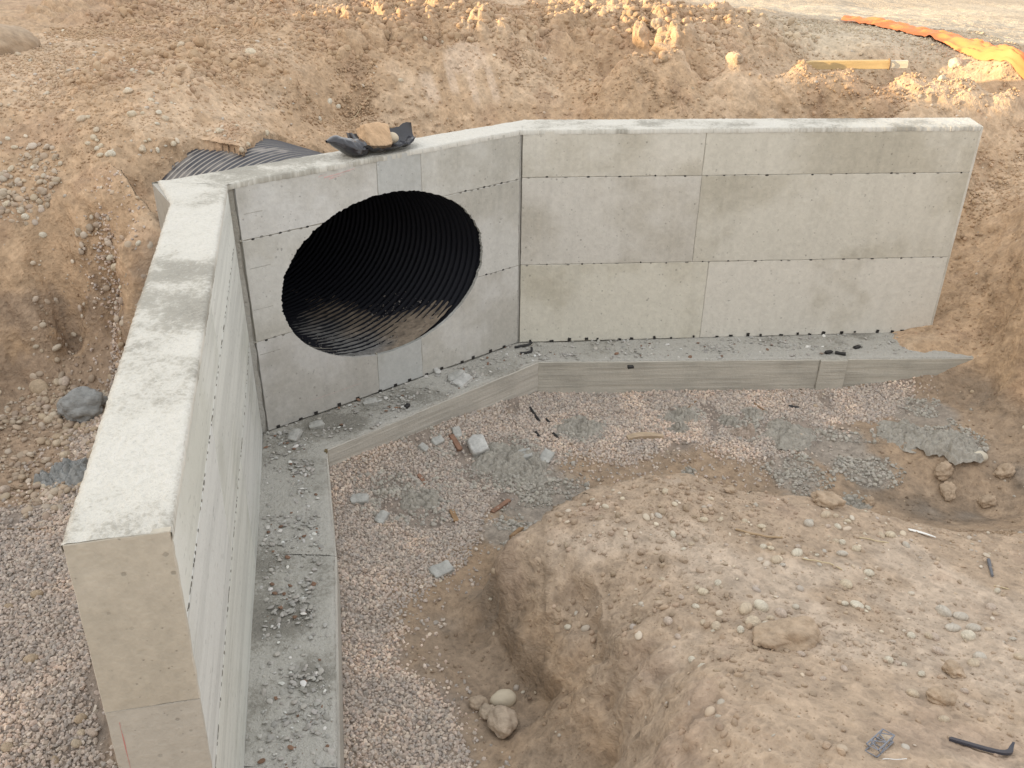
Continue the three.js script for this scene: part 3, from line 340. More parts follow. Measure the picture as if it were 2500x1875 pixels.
// --- left wing
{
  const w = part('wing_wall'), sub = (name, g, mat, to) => { const p = g.attributes.position; for (let k = 0; k < p.count; k++) { const x = p.getX(k), y = p.getY(k), z = p.getZ(k); p.setX(k, x - 0.030 * Math.max(0, H - y) * smooth(-5.4, -2, z)); } g.computeVertexNormals(); return subPlain(name, g, mat, to); };
  sub('core', prism([back(FE, P.NO, 0.02), V2(P.N.x - FL.n.x * SK + FE.n.x * -0.02, P.N.y - FL.n.y * SK + FE.n.y * -0.02), back(FL, P.L, SK), P.KO], -0.34, TOPY), M.core, w);
  const put = (pts, mat, seed, d = SK, name = 'panel') => { const g = panelGeo(pts, d, seed); g.applyMatrix4(mat4(FL, -SK)); return sub(name, g, mat, w); };
  const top = H - 0.012, J1 = 1.447, J2 = 0.728, len = FL.len, X = (v) => len - v;    // measured from the fold in the survey
  put(rectPts(0.011, J1, X(1.725), top), M.left, 41); put(rectPts(X(1.725), J1, len - 0.004, top), M.left, 42);
  put(rectPts(0.011, J2, X(2.27), J1), M.left, 43); put(rectPts(X(2.27), J2, len - 0.004, J1), M.left, 44);
  put(rectPts(0.011, 0, X(1.445), J2), M.left, 45); put(rectPts(X(1.445), 0, len - 0.004, J2), M.left, 46);
  for (const y of [J1, J2]) put(rectPts(0.02, y - 0.008, len - 0.01, y + 0.008, 0), M.seam, 90 + y, SK - 0.005, 'seam');
  for (const [u, a, b] of [[X(1.725), J1, top], [X(2.27), J2, J1], [X(1.445), 0, J2]]) put(rectPts(u - 0.006, a, u + 0.006, b, 0), M.seam, 95 + u, SK - 0.0042, 'seam');
  const pe = (pts, mat, seed, d, name) => { const g = panelGeo(pts, d, seed); g.applyMatrix4(mat4(FE, -0.02)); return sub(name, g, mat, w); };
  pe([[0.002, 1.133], [FE.len + 0.001, 1.123], [FE.len + 0.001, H - 0.003], [0.002, H - 0.003]], M.end, 47, 0.021, 'end_panel');
  pe([[0.002, -0.1], [FE.len - 0.001, -0.1], [FE.len - 0.001, 1.118], [0.002, 1.129]], M.endLow, 48, 0.017, 'end_panel');
  pe([[0.033, -0.1], [0.037, -0.1], [0.039, 1.08], [0.036, 1.08]], M.chalk, 49, 0.0176, 'chalk_line');
  const ts = new THREE.IcosahedronGeometry(0.006, 1); ts.scale(1.8, 0.8, 0.4); const r = rng(12);
  for (const y of [J1, J2]) for (let u = 0.05; u < len - 0.06; u += 0.03 + 0.16 * r() * r()) { const t = ts.clone(); t.scale(0.6 + 2.2 * r() * r(), 0.5 + 0.9 * r(), 1); t.translate(u, y + 0.014 * (r() - 0.5), 0); t.applyMatrix4(mat4(FL)); sub('form_tie', t, r() < 0.3 ? M.core : M.darkGrey, w); }
}
// --- rough trowelled tops, each a fine sheet with a ragged rim
function capGeo(a, b, c, d, nu, nv, seed, amp = 0.006) {   // a-b inner edge, d-c outer edge, all in plan
  const pos = [], uv = [], idx = [];
  for (let jj = -1; jj <= nv + 1; jj++) for (let i = 0; i <= nu; i++) {
    const skirt = jj < 0 || jj > nv, j = Math.min(nv, Math.max(0, jj)), s = i / nu, t = j / nv; let x = mix(mix(a.x, b.x, s), mix(d.x, c.x, s), t), z = mix(mix(a.y, b.y, s), mix(d.y, c.y, s), t);
    const rim = j === 0 || j === nv; const e = 0.002 * n3(x * 22, seed, z * 22) + 0.003 * n3(x * 60, seed, z * 60); if (rim) { const o = (j ? 1 : -1) * 0.0025 / Math.hypot(d.x - a.x, d.y - a.y); x += e + (d.x - a.x) * o; z += e + (d.y - a.y) * o; }
    const y = H - 0.002 + amp * fbm(x * 5, seed, z * 5, 4) + 0.0025 * n3(x * 40, 1, z * 40) - (rim ? 0.006 : 0) - (skirt ? 0.03 : 0);
    pos.push(x, y, z); uv.push(x, z);
  }
  const q = (i, j) => j * (nu + 1) + i; for (let j = 0; j < nv + 2; j++) for (let i = 0; i < nu; i++) idx.push(q(i, j), q(i + 1, j), q(i, j + 1), q(i + 1, j), q(i + 1, j + 1), q(i, j + 1));
  const g = new THREE.BufferGeometry(); g.setAttribute('position', new THREE.Float32BufferAttribute(pos, 3)); g.setAttribute('uv', new THREE.Float32BufferAttribute(uv, 2)); g.setIndex(idx); g.computeVertexNormals(); return g;
}
{
  const w = part('wall_top');
  sub('trowelled_top', capGeo(P.N, P.L, P.KO, P.NO, 200, 20, 1), M.top, w);
  sub('trowelled_top', capGeo(P.L, P.R, P.RB, P.LO, 140, 18, 2), M.top, w);
  const on = (p) => V2(p.x + FH.u.x * 0.035, p.y + FH.u.y * 0.035); sub('trowelled_top', capGeo(on(P.L), on(V2(mix(P.L.x, P.LO.x, 0.5), mix(P.L.y, P.LO.y, 0.5))), on(P.LO), P.KO, 20, 14, 3), M.top, w);
  sub('trowelled_top', capGeo(P.R, P.E, P.EB, P.RB, 220, 18, 4, 0.003), M.top, w);
}
// --- footing
const F0 = V2(-0.585, -1.80), F1 = V2(-0.75, -2.666), F2 = V2(-1.019, -4.105), F3 = V2(-1.281, -5.234), F4 = V2(0.211, -6.595), F5 = V2(4.02, -6.77);
const F1b = V2(F1.x - 0.004, F1.y);
{
  const w = part('footing');
  const O = [V2(-1.33, -1.80), V2(-2.10, -5.1), V2(-2.35, -5.6), V2(0.1, -7.5), V2(4.03, -7.7)];
  const topY = -0.012;
  sub('footing_block', prism([F0, F1, F2, F3, O[1], O[0]].reverse(), -0.42, topY), M.foot, w);
  sub('footing_block', prism([F3, F4, O[3], O[2], O[1]].reverse(), -0.42, topY), M.foot, w);
  sub('footing_block', prism([F4, F5, O[4], O[3]].reverse(), -0.42, topY), M.foot, w);
  // board-marked front skins with their own grain direction
  const skin = (A, B, mat, seed, d = 0.012) => { const f = frame(A, B); const g = panelGeo(rectPts(0.002, -0.40, f.len - 0.002, -0.008, 0), d, seed, 0.002); g.applyMatrix4(mat4(f, 0)); return sub('form_panel', g, mat, w); };
  skin(F3, F4, M.foot, 61); skin(F4, V2(2.56, mix(F4.y, F5.y, 0.615)), M.foot, 62); skin(V2(2.56, mix(F4.y, F5.y, 0.615)), V2(2.79, mix(F4.y, F5.y, 0.676)), M.foot, 63, 0.03); skin(V2(2.79, mix(F4.y, F5.y, 0.676)), F5, M.foot, 64, 0.009);
  skin(F2, F3, M.foot, 65); skin(F1, F2, M.foot, 66, 0.014); skin(F0, F1b, M.foot, 67);
  const top = (a, b, c, d, nu, nv, s) => { const g = capGeo(a, b, c, d, nu, nv, s, 0.012); g.translate(0, -H + 0.004, 0); return sub('footing_top', g, M.footTop, w); };
  top(F0, F1, V2(-1.22, -2.666), V2(-1.02, -1.80), 60, 24, 11); top(F1, F2, V2(-1.56, -4.105), V2(-1.22, -2.666), 90, 30, 12); top(F2, F3, P.L, V2(-1.56, -4.105), 70, 26, 13);
  top(F3, F4, P.R, P.L, 130, 26, 14); top(F4, F5, V2(4.02, -7.3), P.R, 220, 26, 15);
  // strip of form board left in the inner corner
  const fb = new THREE.BoxGeometry(0.018, 0.33, 0.03); fb.translate(-1.272, -0.155, -5.205); sub('form_board', fb, new THREE.MeshStandardMaterial({ color: new THREE.Color().setRGB(0.16, 0.12, 0.06), roughness: 0.9 }), w);
}

// ------------------------------------------------------------------ corrugated pipe
const pipe = base('corrugated_pipe'); tag(pipe, 'black corrugated plastic culvert pipe running back into the bank behind the headwall', 'pipe');
function pipeGeo(inner, t0, t1, pitch, seg, amp, wScale) {
  const pos = [], col = [], idx = [], uv = []; const prof = inner ? [[0, 0], [0.16, 0.75], [0.30, 1], [0.55, 1], [0.72, 0.7], [0.86, 0]] : [[0, 1], [0.08, 1.05], [0.4, 1.12], [0.58, 1], [0.64, 0.1], [0.95, 0.1]];
  const rows = []; for (let t = t0; t < t1; t += pitch) for (const [q, r] of prof) rows.push([t + q * pitch, r]);
  const tan = Math.tan(THREE.MathUtils.degToRad(10));
  for (const [tt, r] of rows) for (let i = 0; i <= seg; i++) {
    const a = i / seg * 2 * Math.PI, w = PIPE.w + (inner ? 0.004 : 0.028) + r * amp, h = PIPE.h + (inner ? 0.004 : 0.028) + r * amp, s = Math.cos(a) * w;
    const t = Math.max(tt, 0.03 - s * tan);
    const x = PIPE.c.x + PIPE.ax.x * t + PIPE.side.x * s, z = PIPE.c.z + PIPE.ax.z * t + PIPE.side.z * s, y = PIPE.c.y + PIPE.ax.y * t + Math.sin(a) * h;
    pos.push(x, y, z); uv.push(a * w, t);
    const paleMix = inner ? 0 : clamp((r < 0.5 ? 1.25 : 0.0) * (Math.sin(a) > -0.2 ? 1 : 0.4) + 0.35 * smooth(0.22, 0.4, fbm(x * 5, y * 5, z * 5, 3)) * Math.max(0, Math.sin(a)));  // grooves paler than the ribs, plus random pale patches on the upper half
    col.push(mix(0.036, 0.52, paleMix), mix(0.038, 0.47, paleMix), mix(0.048, 0.41, paleMix));
  }
  const q = (j, i) => j * (seg + 1) + i; for (let j = 0; j < rows.length - 1; j++) for (let i = 0; i < seg; i++) idx.push(q(j, i), q(j, i + 1), q(j + 1, i), q(j, i + 1), q(j + 1, i + 1), q(j + 1, i));
  const g = new THREE.BufferGeometry(); g.setAttribute('position', new THREE.Float32BufferAttribute(pos, 3)); g.setAttribute('color', new THREE.Float32BufferAttribute(col, 3)); g.setAttribute('uv', new THREE.Float32BufferAttribute(uv, 2)); g.setIndex(idx); g.computeVertexNormals(); return g;
}
{
  mesh('outer_wall', pipeGeo(false, 0.35, 3.6, 0.058, 128, 0.011), new THREE.MeshStandardMaterial({ vertexColors: true, roughness: 0.55, bumpMap: roughBump, bumpScale: 0.003 }), pipe);
  mesh('inner_wall', pipeGeo(true, -0.2, 6.5, 0.058, 128, 0.020), new THREE.MeshPhysicalMaterial({ color: new THREE.Color().setRGB(0.34, 0.34, 0.36), vertexColors: true, roughness: 0.55, specularIntensity: 0.25 }), pipe);  // inner tint darker than the plastic itself: recess shade put into the colour
  const capG = new THREE.CircleGeometry(1, 64); capG.scale(PIPE.w + 0.06, PIPE.h + 0.06, 1); const cm = mesh('added_light_stop', capG, M.tie, pipe);  // unseen disc, added to stop light leaking in from the far end
  cm.position.copy(PIPE.c).addScaledVector(PIPE.ax, 6.45); cm.lookAt(PIPE.c);
  // dirt washed along the bottom: lies in the troughs so the rib crests stay bare
  const pos = [], col = [], idx = [], uv = []; const nu = 64, nt = 240; const tan = Math.tan(THREE.MathUtils.degToRad(10));
  for (let j = 0; j <= nt; j++) for (let i = 0; i <= nu; i++) {
    const a = -Math.PI / 2 + (i / nu - 0.5) * 2.5, s0 = Math.cos(a); const tt = j / nt * 2.6;
    const away = Math.abs(a + Math.PI / 2), mouth = smooth(0.5, 0.0, tt - 0.12 * Math.cos(a));
    const n = fbm(Math.cos(a) * 4, Math.sin(a) * 4, tt * 4, 4), f = n3(a * 40, tt * 45, 1);
    const fill = 0.012 + 0.016 * n + 0.004 * f - 0.056 * smooth(0.2, 0.95, away - 0.25 * mouth) + 0.014 * mouth - 0.024 * smooth(0.5, 1.9, tt);
    const w = PIPE.w + 0.024 - fill, h = PIPE.h + 0.024 - fill, s = s0 * w, t = Math.max(tt, 0.03 - s * tan);
    pos.push(PIPE.c.x + PIPE.ax.x * t + PIPE.side.x * s, PIPE.c.y + PIPE.ax.y * t + Math.sin(a) * h, PIPE.c.z + PIPE.ax.z * t + PIPE.side.z * s); uv.push(a * w, t);
    const g = smooth(-0.15, 0.25, s0 + 0.3 * n); const m = 1 + 0.25 * f; col.push(mix(0.27, 0.33, g) * m, mix(0.265, 0.265, g) * m, mix(0.255, 0.20, g) * m);
  }
  const q = (j, i) => j * (nu + 1) + i; for (let j = 0; j < nt; j++) for (let i = 0; i < nu; i++) idx.push(q(j, i), q(j + 1, i), q(j, i + 1), q(j, i + 1), q(j + 1, i), q(j + 1, i + 1));
  const g = new THREE.BufferGeometry(); g.setAttribute('position', new THREE.Float32BufferAttribute(pos, 3)); g.setAttribute('color', new THREE.Float32BufferAttribute(col, 3)); g.setAttribute('uv', new THREE.Float32BufferAttribute(uv, 2)); g.setIndex(idx); g.computeVertexNormals();
  const m = mesh('washed_dirt', g, new THREE.MeshStandardMaterial({ vertexColors: true, roughness: 1, map: SOILMAP, bumpMap: SOILBUMP, bumpScale: 0.01 })); tag(m, 'grey and brown grit washed along the bottom of the pipe mouth', 'dirt', null, 'stuff');
}
const COBBLES_A = [1.80,-4.17,0.029, 1.86,-4.17,0.017, 1.91,-4.12,0.024, 1.83,-4.05,0.021, 1.77,-4.04,0.016, 1.66,-4.04,0.026, 1.38,-3.98,0.021, 1.30,-4.03,0.016, 1.17,-4.04,0.016, 1.07,-4.03,0.021, 0.88,-3.89,0.020, 0.92,-3.78,0.015, 1.34,-3.78,0.020, 1.37,-3.75,0.018, 1.53,-3.80,0.018, 1.50,-3.72,0.028, 1.80,-3.89,0.020, 1.76,-3.88,0.018, 1.75,-3.75,0.027, 1.61,-3.73,0.012, 1.59,-3.63,0.013, 1.39,-3.60,0.016, 1.37,-3.65,0.026, 1.67,-3.46,0.029, 1.84,-3.60,0.026, 1.01,-3.38,0.017, 0.93,-3.32,0.026, 0.91,-3.37,0.018, 0.76,-3.48,0.015, 2.12,-4.02,0.028, 2.07,-4.02,0.019, 2.18,-3.94,0.021, 1.13,-4.15,0.019, 0.89,-4.25,0.024, 0.82,-4.04,0.019, 0.97,-3.83,0.016, 1.15,-3.80,0.012, 1.86,-3.84,0.025, 2.65,-3.94,0.010];
const COBBLES_B = [1.09,-3.16,0.035, 1.17,-3.19,0.031, 1.25,-3.14,0.029, 1.10,-3.06,0.034, 1.16,-3.04,0.026, 1.19,-3.10,0.018, 1.03,-3.00,0.020, 0.88,-3.08,0.016, 0.93,-3.04,0.024, 0.73,-3.12,0.027, 0.91,-3.01,0.009, 1.65,-3.26,0.030, 1.59,-3.26,0.017, 1.70,-3.25,0.014, 2.08,-3.28,0.032, 2.15,-3.25,0.032, 2.06,-3.14,0.033, 2.16,-3.15,0.031, 2.10,-3.08,0.032, 1.91,-3.06,0.017, 1.94,-3.06,0.022, 1.83,-3.06,0.019, 1.89,-2.93,0.026, 2.07,-2.91,0.029, 2.00,-2.84,0.023, 1.60,-2.55,0.025, 1.26,-2.61,0.014, 1.38,-2.70,0.017, 1.23,-2.79,0.016, 0.87,-3.20,0.017, 0.82,-3.29,0.016, 1.19,-3.37,0.016, 2.35,-3.35,0.024, 0.79,-2.84,0.020, 1.64,-2.38,0.019, 1.61,-2.80,0.021, 1.64,-2.79,0.016, 1.67,-2.78,0.014, 0.81,-2.75,0.017, 0.76,-3.02,0.017, 1.71,-2.71,0.016, 1.84,-2.61,0.015, 1.80,-2.51,0.013, 2.31,-3.08,0.015, 2.25,-2.92,0.022];
const COBBLES_C = [-3.41,-7.21,0.039, -3.36,-7.22,0.020, -3.05,-6.76,0.029, -3.18,-6.87,0.021, -3.16,-6.89,0.025, -3.25,-7.00,0.028, -3.28,-6.95,0.021, -3.21,-6.96,0.017, -3.25,-7.07,0.026, -2.86,-6.92,0.031, -2.74,-6.92,0.019, -3.00,-7.19,0.033, -2.82,-7.28,0.022, -2.76,-7.23,0.024, -2.79,-7.13,0.022, -2.94,-7.25,0.018, -3.15,-7.57,0.034, -2.92,-7.44,0.025, -3.07,-7.91,0.020, -3.21,-7.91,0.021, -3.53,-7.92,0.023, -2.81,-6.97,0.017, -2.84,-6.96,0.015, -3.73,-7.45,0.016, -4.07,-7.41,0.016, -3.94,-7.04,0.022, -3.87,-6.98,0.024, -3.84,-6.80,0.025, -3.69,-6.84,0.021, -2.64,-7.00,0.024, -3.05,-8.64,0.035, -4.43,-8.43,0.025, -3.66,-6.51,0.029, -3.54,-6.47,0.023, -3.00,-6.32,0.029, -2.97,-6.30,0.035, -2.68,-6.12,0.020, -3.80,-6.55,0.025, -3.25,-6.42,0.017, -2.35,-7.23,0.033, -2.05,-7.53,0.024, -2.07,-7.03,0.020, -2.08,-6.87,0.019, -3.15,-7.56,0.036, -2.85,-6.92,0.030, -2.76,-7.24,0.027, -3.00,-7.19,0.033, -2.93,-7.44,0.026, -3.08,-7.91,0.023, -3.04,-8.64,0.042, -2.50,-8.93,0.049, -3.13,-6.79,0.022, -3.03,-6.76,0.028, -1.16,-9.44,0.026, -1.81,-9.01,0.034, -1.73,-9.03,0.025, -0.96,-10.09,0.032];
const COBBLES_D = [-3.29,-5.49,0.034, -3.11,-5.22,0.037, -3.15,-5.30,0.034, -3.51,-5.84,0.061, -3.33,-5.89,0.037, -3.39,-5.88,0.029, -2.99,-5.06,0.044, -3.20,-4.67,0.038, -3.01,-5.40,0.029, -2.94,-5.46,0.022, -3.06,-5.41,0.026, -2.98,-5.88,0.026, -2.84,-5.86,0.022, -2.84,-5.89,0.019, -2.96,-5.37,0.021, -2.91,-5.35,0.023, -3.08,-5.35,0.023, -3.09,-5.29,0.021, -3.19,-5.23,0.025, -3.03,-5.16,0.019, -2.88,-5.18,0.019, -2.93,-4.94,0.024, -2.38,-3.27,0.033, -2.55,-3.71,0.027, -2.00,-2.94,0.024, -1.98,-2.88,0.019, -1.93,-2.89,0.022, -1.98,-2.83,0.022, -2.04,-2.74,0.021, -2.25,-2.76,0.025, -2.65,-3.61,0.022, -2.43,-3.23,0.016];
// ------------------------------------------------------------------ loose ground: gravel, crumbs, pebbles (masses nobody could count)
const white = (rough, extra = {}) => new THREE.MeshStandardMaterial({ color: 0xffffff, roughness: rough, ...extra });
const stoneTex = (() => { const a = tileFbm(512, 8, 8, 5, 301, 0.65); return colourTex(512, (i, c) => { const v = 0.78 + 0.44 * (a[i] - 0.5) * 1.4 + 0.1; c[0] = v; c[1] = v; c[2] = v * 0.985; }, 6); })();
function scatter(name, label, category, seed, geos, mat, spots) {      // spots: [x, y, z, size, normal, colour, flat]
  const r = rng(seed), q = new THREE.Quaternion(), m = new THREE.Matrix4(), up = new THREE.Vector3(0, 1, 0), qa = new THREE.Quaternion();
  const root = base(name); tag(root, label, category, null, 'stuff');
  const per = geos.map(() => []); spots.forEach((s, i) => per[Math.floor(r() * geos.length)].push(s));
  per.forEach((list, gi2) => {
    if (!list.length) return;
    const im = new THREE.InstancedMesh(geos[gi2], mat, list.length); im.name = 'pieces'; im.castShadow = im.receiveShadow = true; const c = new THREE.Color();
    list.forEach((s, i) => {
      if (s.n) q.setFromUnitVectors(up, s.n); else q.identity();
      qa.setFromEuler(new THREE.Euler((r() - 0.5) * s.tilt, r() * 6.283, (r() - 0.5) * s.tilt)); q.multiply(qa);
      m.compose(new THREE.Vector3(s.x, s.y, s.z), q, new THREE.Vector3(s.s * (0.8 + 0.45 * r()), s.s * (0.75 + 0.4 * r()), s.s * (0.8 + 0.45 * r())));
      im.setMatrixAt(i, m); c.setRGB(...s.c); im.setColorAt(i, c);
    });
    im.userData.kind = 'stuff'; root.add(im);
  });
  return root;
}
const jitter = (r, c, k, h = 0.06) => { const v = 1 + (r() - 0.5) * 2 * k; return [c[0] * v * (1 + (r() - 0.5) * h), c[1] * v, c[2] * v * (1 + (r() - 0.5) * h)]; };
const angular = [...Array(7).keys()].map((k) => stoneGeo(400 + k, 0, 0.42, 1, 0.75, 0.85, true));
const crumb = [...Array(6).keys()].map((k) => stoneGeo(430 + k, 1, 0.30, 1, 0.8, 0.9, true));
const pebble = [...Array(5).keys()].map((k) => stoneGeo(460 + k, 2, 0.10, 1, 0.62, 0.78));
const flake = [...Array(4).keys()].map((k) => stoneGeo(490 + k, 1, 0.35, 1, 0.35, 0.75, true));
const GRAVELC = [[0.60, 0.465, 0.37], [0.53, 0.42, 0.34], [0.68, 0.555, 0.45], [0.46, 0.39, 0.335], [0.58, 0.49, 0.41], [0.40, 0.34, 0.295], [0.70, 0.58, 0.47], [0.49, 0.375, 0.295]];
function gravelSpots(P, seed, step, size, greys) {
  const r = rng(seed), out = []; let x0 = 9, x1 = -9, z0 = 9, z1 = -9; for (const [x, z] of P) { x0 = Math.min(x0, x); x1 = Math.max(x1, x); z0 = Math.min(z0, z); z1 = Math.max(z1, z); }
  for (let x = x0 - 0.3; x < x1 + 0.3; x += step) for (let z = z0 - 0.3; z < z1 + 0.3; z += step) {
    const px = x + (r() - 0.5) * step * 1.6, pz = z + (r() - 0.5) * step * 1.6, d = signed(P, px, pz), n = fbm(px * 2.2, 4, pz * 2.2, 4);
    const edge = d + 0.2 * n + 0.06 + 0.12 * (r() - 0.5) * r(); const keep = edge > 0 || (edge > -0.22 && r() < 0.10);
    const g = greys ? inEl(greys, px, pz, 1) + 0.5 * n3(px * 5, 1, pz * 5) : -1;
    const s = size * (0.55 + 0.75 * Math.pow(r(), 1.5)); const tone = GRAVELC[Math.floor(r() * 8)];
    if (!keep || (g > 0.4 && r() < 0.85)) continue;
    const dull = smooth(-0.5, 0.25, g + 0.4 * n3(px * 3, 8, pz * 3)) * 0.8; const c = jitter(r, tone, 0.16); const cc = [mix(c[0], 0.33, dull * 0.6), mix(c[1], 0.31, dull * 0.6), mix(c[2], 0.285, dull * 0.6)];
    out.push({ x: px, y: ground(px, pz) + s * (0.15 + 0.5 * r()) - 0.002, z: pz, s, tilt: 3, c: cc });
  }
  return out;
}
const outsideFooting = (s) => { const Q = [[F0.x, F0.y], [F1.x, F1.y], [F2.x, F2.y], [F3.x, F3.y], [F4.x, F4.y], [F5.x, F5.y], [4.4, -7.8], [0, -7.6], [-2.5, -5.7], [-1.34, -1.8]]; return (signed(Q, s.x, s.z) < -0.012); };
scatter('pit_gravel', 'pinkish crushed gravel bedding in the pit along the foot of the footing', 'gravel', 11, angular, white(0.92), gravelSpots(GRAVEL_PIT, 21, 0.0126, 0.0116, MUD).filter(outsideFooting));
scatter('side_gravel', 'crushed gravel with rounded pebbles on the outer side of the left wing wall', 'gravel', 12, angular, white(0.92), gravelSpots(GRAVEL_LEFT, 22, 0.0130, 0.0122, [[-1.75, -3.55, 0.30], [-1.85, -3.1, 0.3], [-2.1, -4.7, 0.25]]).filter((s) => { const dx = s.x - P.NO.x, dz = s.z - P.NO.y, u = frame(P.NO, P.KO); const w = dx * u.n.x + dz * u.n.y; return s.z > P.NO.y - 0.02 ? s.z < -1.0 || true : w < 0.02; }));
// grey cement mud crumbled over the gravel
{
  const r = rng(31), out = [];
  for (const [x, z, R] of MUD) for (let k = 0; k < 800 * R / 0.15; k++) { const a = r() * 6.283, q = Math.pow(r(), 0.7) * R * 1.35, px = x + Math.cos(a) * q * 1.2, pz = z + Math.sin(a) * q * 0.85; if (n3(px * 6, 3, pz * 6) < -0.1) continue; const s = 0.003 + 0.015 * Math.pow(r(), 5); out.push({ x: px, y: ground(px, pz) + s * 0.4, z: pz, s, tilt: 2, c: jitter(r, [0.37, 0.345, 0.30], 0.18, 0.04) }); }
  scatter('cement_mud', 'grey crumbled cement mud lying over the pit gravel', 'mud', 13, crumb, white(1), out.filter(outsideFooting));
}
// cement crumbs and chips on the footing
{
  const r = rng(41), out = []; const strip = (A, B, wide, n, dens) => { const f = frame(A, B); for (let k = 0; k < n; k++) { const u = r() * f.len, v = Math.pow(r(), 0.75), d = n3(u * 3, 2, v * 3) + 0.35 - dens * v; if (d < 0 && r() < 0.75) continue; const px = A.x + f.u.x * u + f.n.x * (0.01 + v * wide), pz = A.y + f.u.y * u + f.n.y * (0.01 + v * wide); const s = 0.0022 + 0.016 * Math.pow(r(), 6); out.push({ x: px, y: 0.004 + s * 0.35, z: pz, s, tilt: 0.8, c: jitter(r, r() < 0.12 ? [0.56, 0.55, 0.52] : r() < 0.06 ? [0.2, 0.12, 0.08] : [0.37, 0.355, 0.325], 0.22, 0.05) }); } };
  strip(P.N, P.L, 0.34, 5200, 0.5); strip(P.L, P.R, 0.42, 3200, 0.9); strip(P.R, P.E, 0.40, 3600, 1.0);
  const Q = [[F0.x, F0.y], [F1.x, F1.y], [F2.x, F2.y], [F3.x, F3.y], [F4.x, F4.y], [F5.x, F5.y], [4.0, -7.3], [P.R.x, P.R.y], [P.L.x, P.L.y], [P.N.x, P.N.y]];
  scatter('cement_crumbs', 'grey cement crumbs and chips strewn over the top of the footing', 'rubble', 14, flake, white(0.97), out.filter((s) => signed(Q, s.x, s.z) > 0.01));
}
// earth crumbs, clods and pebbles over banks and mound
{
  const r = rng(51), crumbs = [], stones = [];
  const pick = () => { // more where the picture is close
    const k = r(); if (k < 0.34) return [0.2 + 4.2 * r(), -1.7 - 3.0 * r()]; if (k < 0.44) return [-1.1 + 5.0 * r(), -2.3 - 4.4 * r()]; if (k < 0.53) return [3.5 + 2.2 * r(), -4.9 - 4.3 * r()]; if (k < 0.74) return [-4.6 + 3.2 * r(), -4.2 - 5.4 * r()]; return [-4.4 + 10 * r(), -8.2 - 3.6 * r()]; };
  const blocked = (x, z, y) => { const [t, s] = pipeSpot(x, z); if (t > -0.1 && t < 3 && Math.abs(s) < PW + 0.02 && y < PIPE.c.y + PH * Math.sqrt(Math.max(0, 1 - (s / PW) ** 2)) - 0.01) return true; if (signed([[P.N.x, P.N.y], [P.NO.x, P.NO.y], [P.KO.x, P.KO.y], [P.LO.x, P.LO.y], [P.RB.x, P.RB.y], [P.EB.x, P.EB.y], [P.E.x, P.E.y], [P.R.x, P.R.y], [P.L.x, P.L.y]], x, z) > -0.03) return true; return y < 0.01 && !outsideFooting({ x, z }); };
  for (let k = 0; k < 190000; k++) {
    const [x, z] = pick(); const y = ground(x, z); if (blocked(x, z, y)) continue;
    const L = lumps(x, z, y), patch = 0.5 + 0.8 * fbm(x * 1.7, y, z * 1.7, 4); const mound = z > -5 && x > 0.2 ? 0.55 : 1; if (r() > mound * (0.06 + 1.3 * patch * patch * patch) + 0.5 * L) continue;
    if (y < -0.1 && signed(GRAVEL_PIT, x, z) > 0.05) { if (r() < 0.9) continue; }
    const n = groundNormal(x, z), far = smooth(-6, -9, z);
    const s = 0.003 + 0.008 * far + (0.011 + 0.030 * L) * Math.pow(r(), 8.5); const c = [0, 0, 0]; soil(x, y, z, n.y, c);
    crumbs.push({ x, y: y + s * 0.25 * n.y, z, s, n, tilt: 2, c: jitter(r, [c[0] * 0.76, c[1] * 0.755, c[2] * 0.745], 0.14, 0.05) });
  }
  for (let k = 0; k < 15000; k++) {
    const [x, z] = pick(); const y = ground(x, z); if (blocked(x, z, y)) continue;
    const patch = 0.45 + 1.1 * fbm(x * 1.2 + 7, y, z * 1.2, 3), onLeft = x < -1.7 && z > -8.6; if (r() > patch * (onLeft ? 0.85 : 0.22)) continue;
    const n = groundNormal(x, z), s = 0.006 + 0.017 * Math.pow(r(), 3); const tone = [[0.50, 0.42, 0.32], [0.46, 0.40, 0.32], [0.42, 0.37, 0.31], [0.56, 0.49, 0.39], [0.44, 0.345, 0.25]][Math.floor(r() * 5)];
    stones.push({ x, y: y + s * 0.2, z, s, n, tilt: 0.7, c: jitter(r, tone, 0.12) });
  }
  scatter('earth_crumbs', 'crumbled tan earth lying loose over the banks and the mound', 'soil', 15, crumb, white(1), crumbs);
  scatter('small_pebbles', 'small rounded pebbles strewn through the earth of the banks', 'pebbles', 16, pebble, white(0.85), stones);
  // scree of rounded pebbles at the foot of the left bank
  const scree = []; const G = [[-3.1, -5.9, 0.55], [-2.75, -5.5, 0.5], [-2.45, -5.05, 0.42], [-3.3, -5.4, 0.5], [-2.6, -4.6, 0.4], [-2.9, -5.0, 0.5], [-2.2, -4.3, 0.4], [-3.75, -6.75, 0.3]];
  for (let k = 0; k < 5200; k++) { const g = G[Math.floor(r() * G.length)], a = r() * 6.283, q = Math.sqrt(r()) * g[2], x = g[0] + Math.cos(a) * q, z = g[1] + Math.sin(a) * q, y = ground(x, z); if (blocked(x, z, y)) continue; if (0.5 + 1.3 * fbm(x * 2, 3, z * 2, 3) < r()) continue; const s = 0.008 + 0.026 * Math.pow(r(), 3.2); scree.push({ x, y: y + s * 0.3, z, s, n: groundNormal(x, z), tilt: 0.8, c: jitter(r, [[0.42, 0.335, 0.245], [0.37, 0.295, 0.215], [0.45, 0.38, 0.30], [0.34, 0.265, 0.20]][Math.floor(r() * 4)], 0.12) }); }
  scatter('pebble_scree', 'rounded brown pebbles gathered at the foot of the left bank beside the wing wall', 'pebbles', 17, pebble, white(0.88), scree);
}
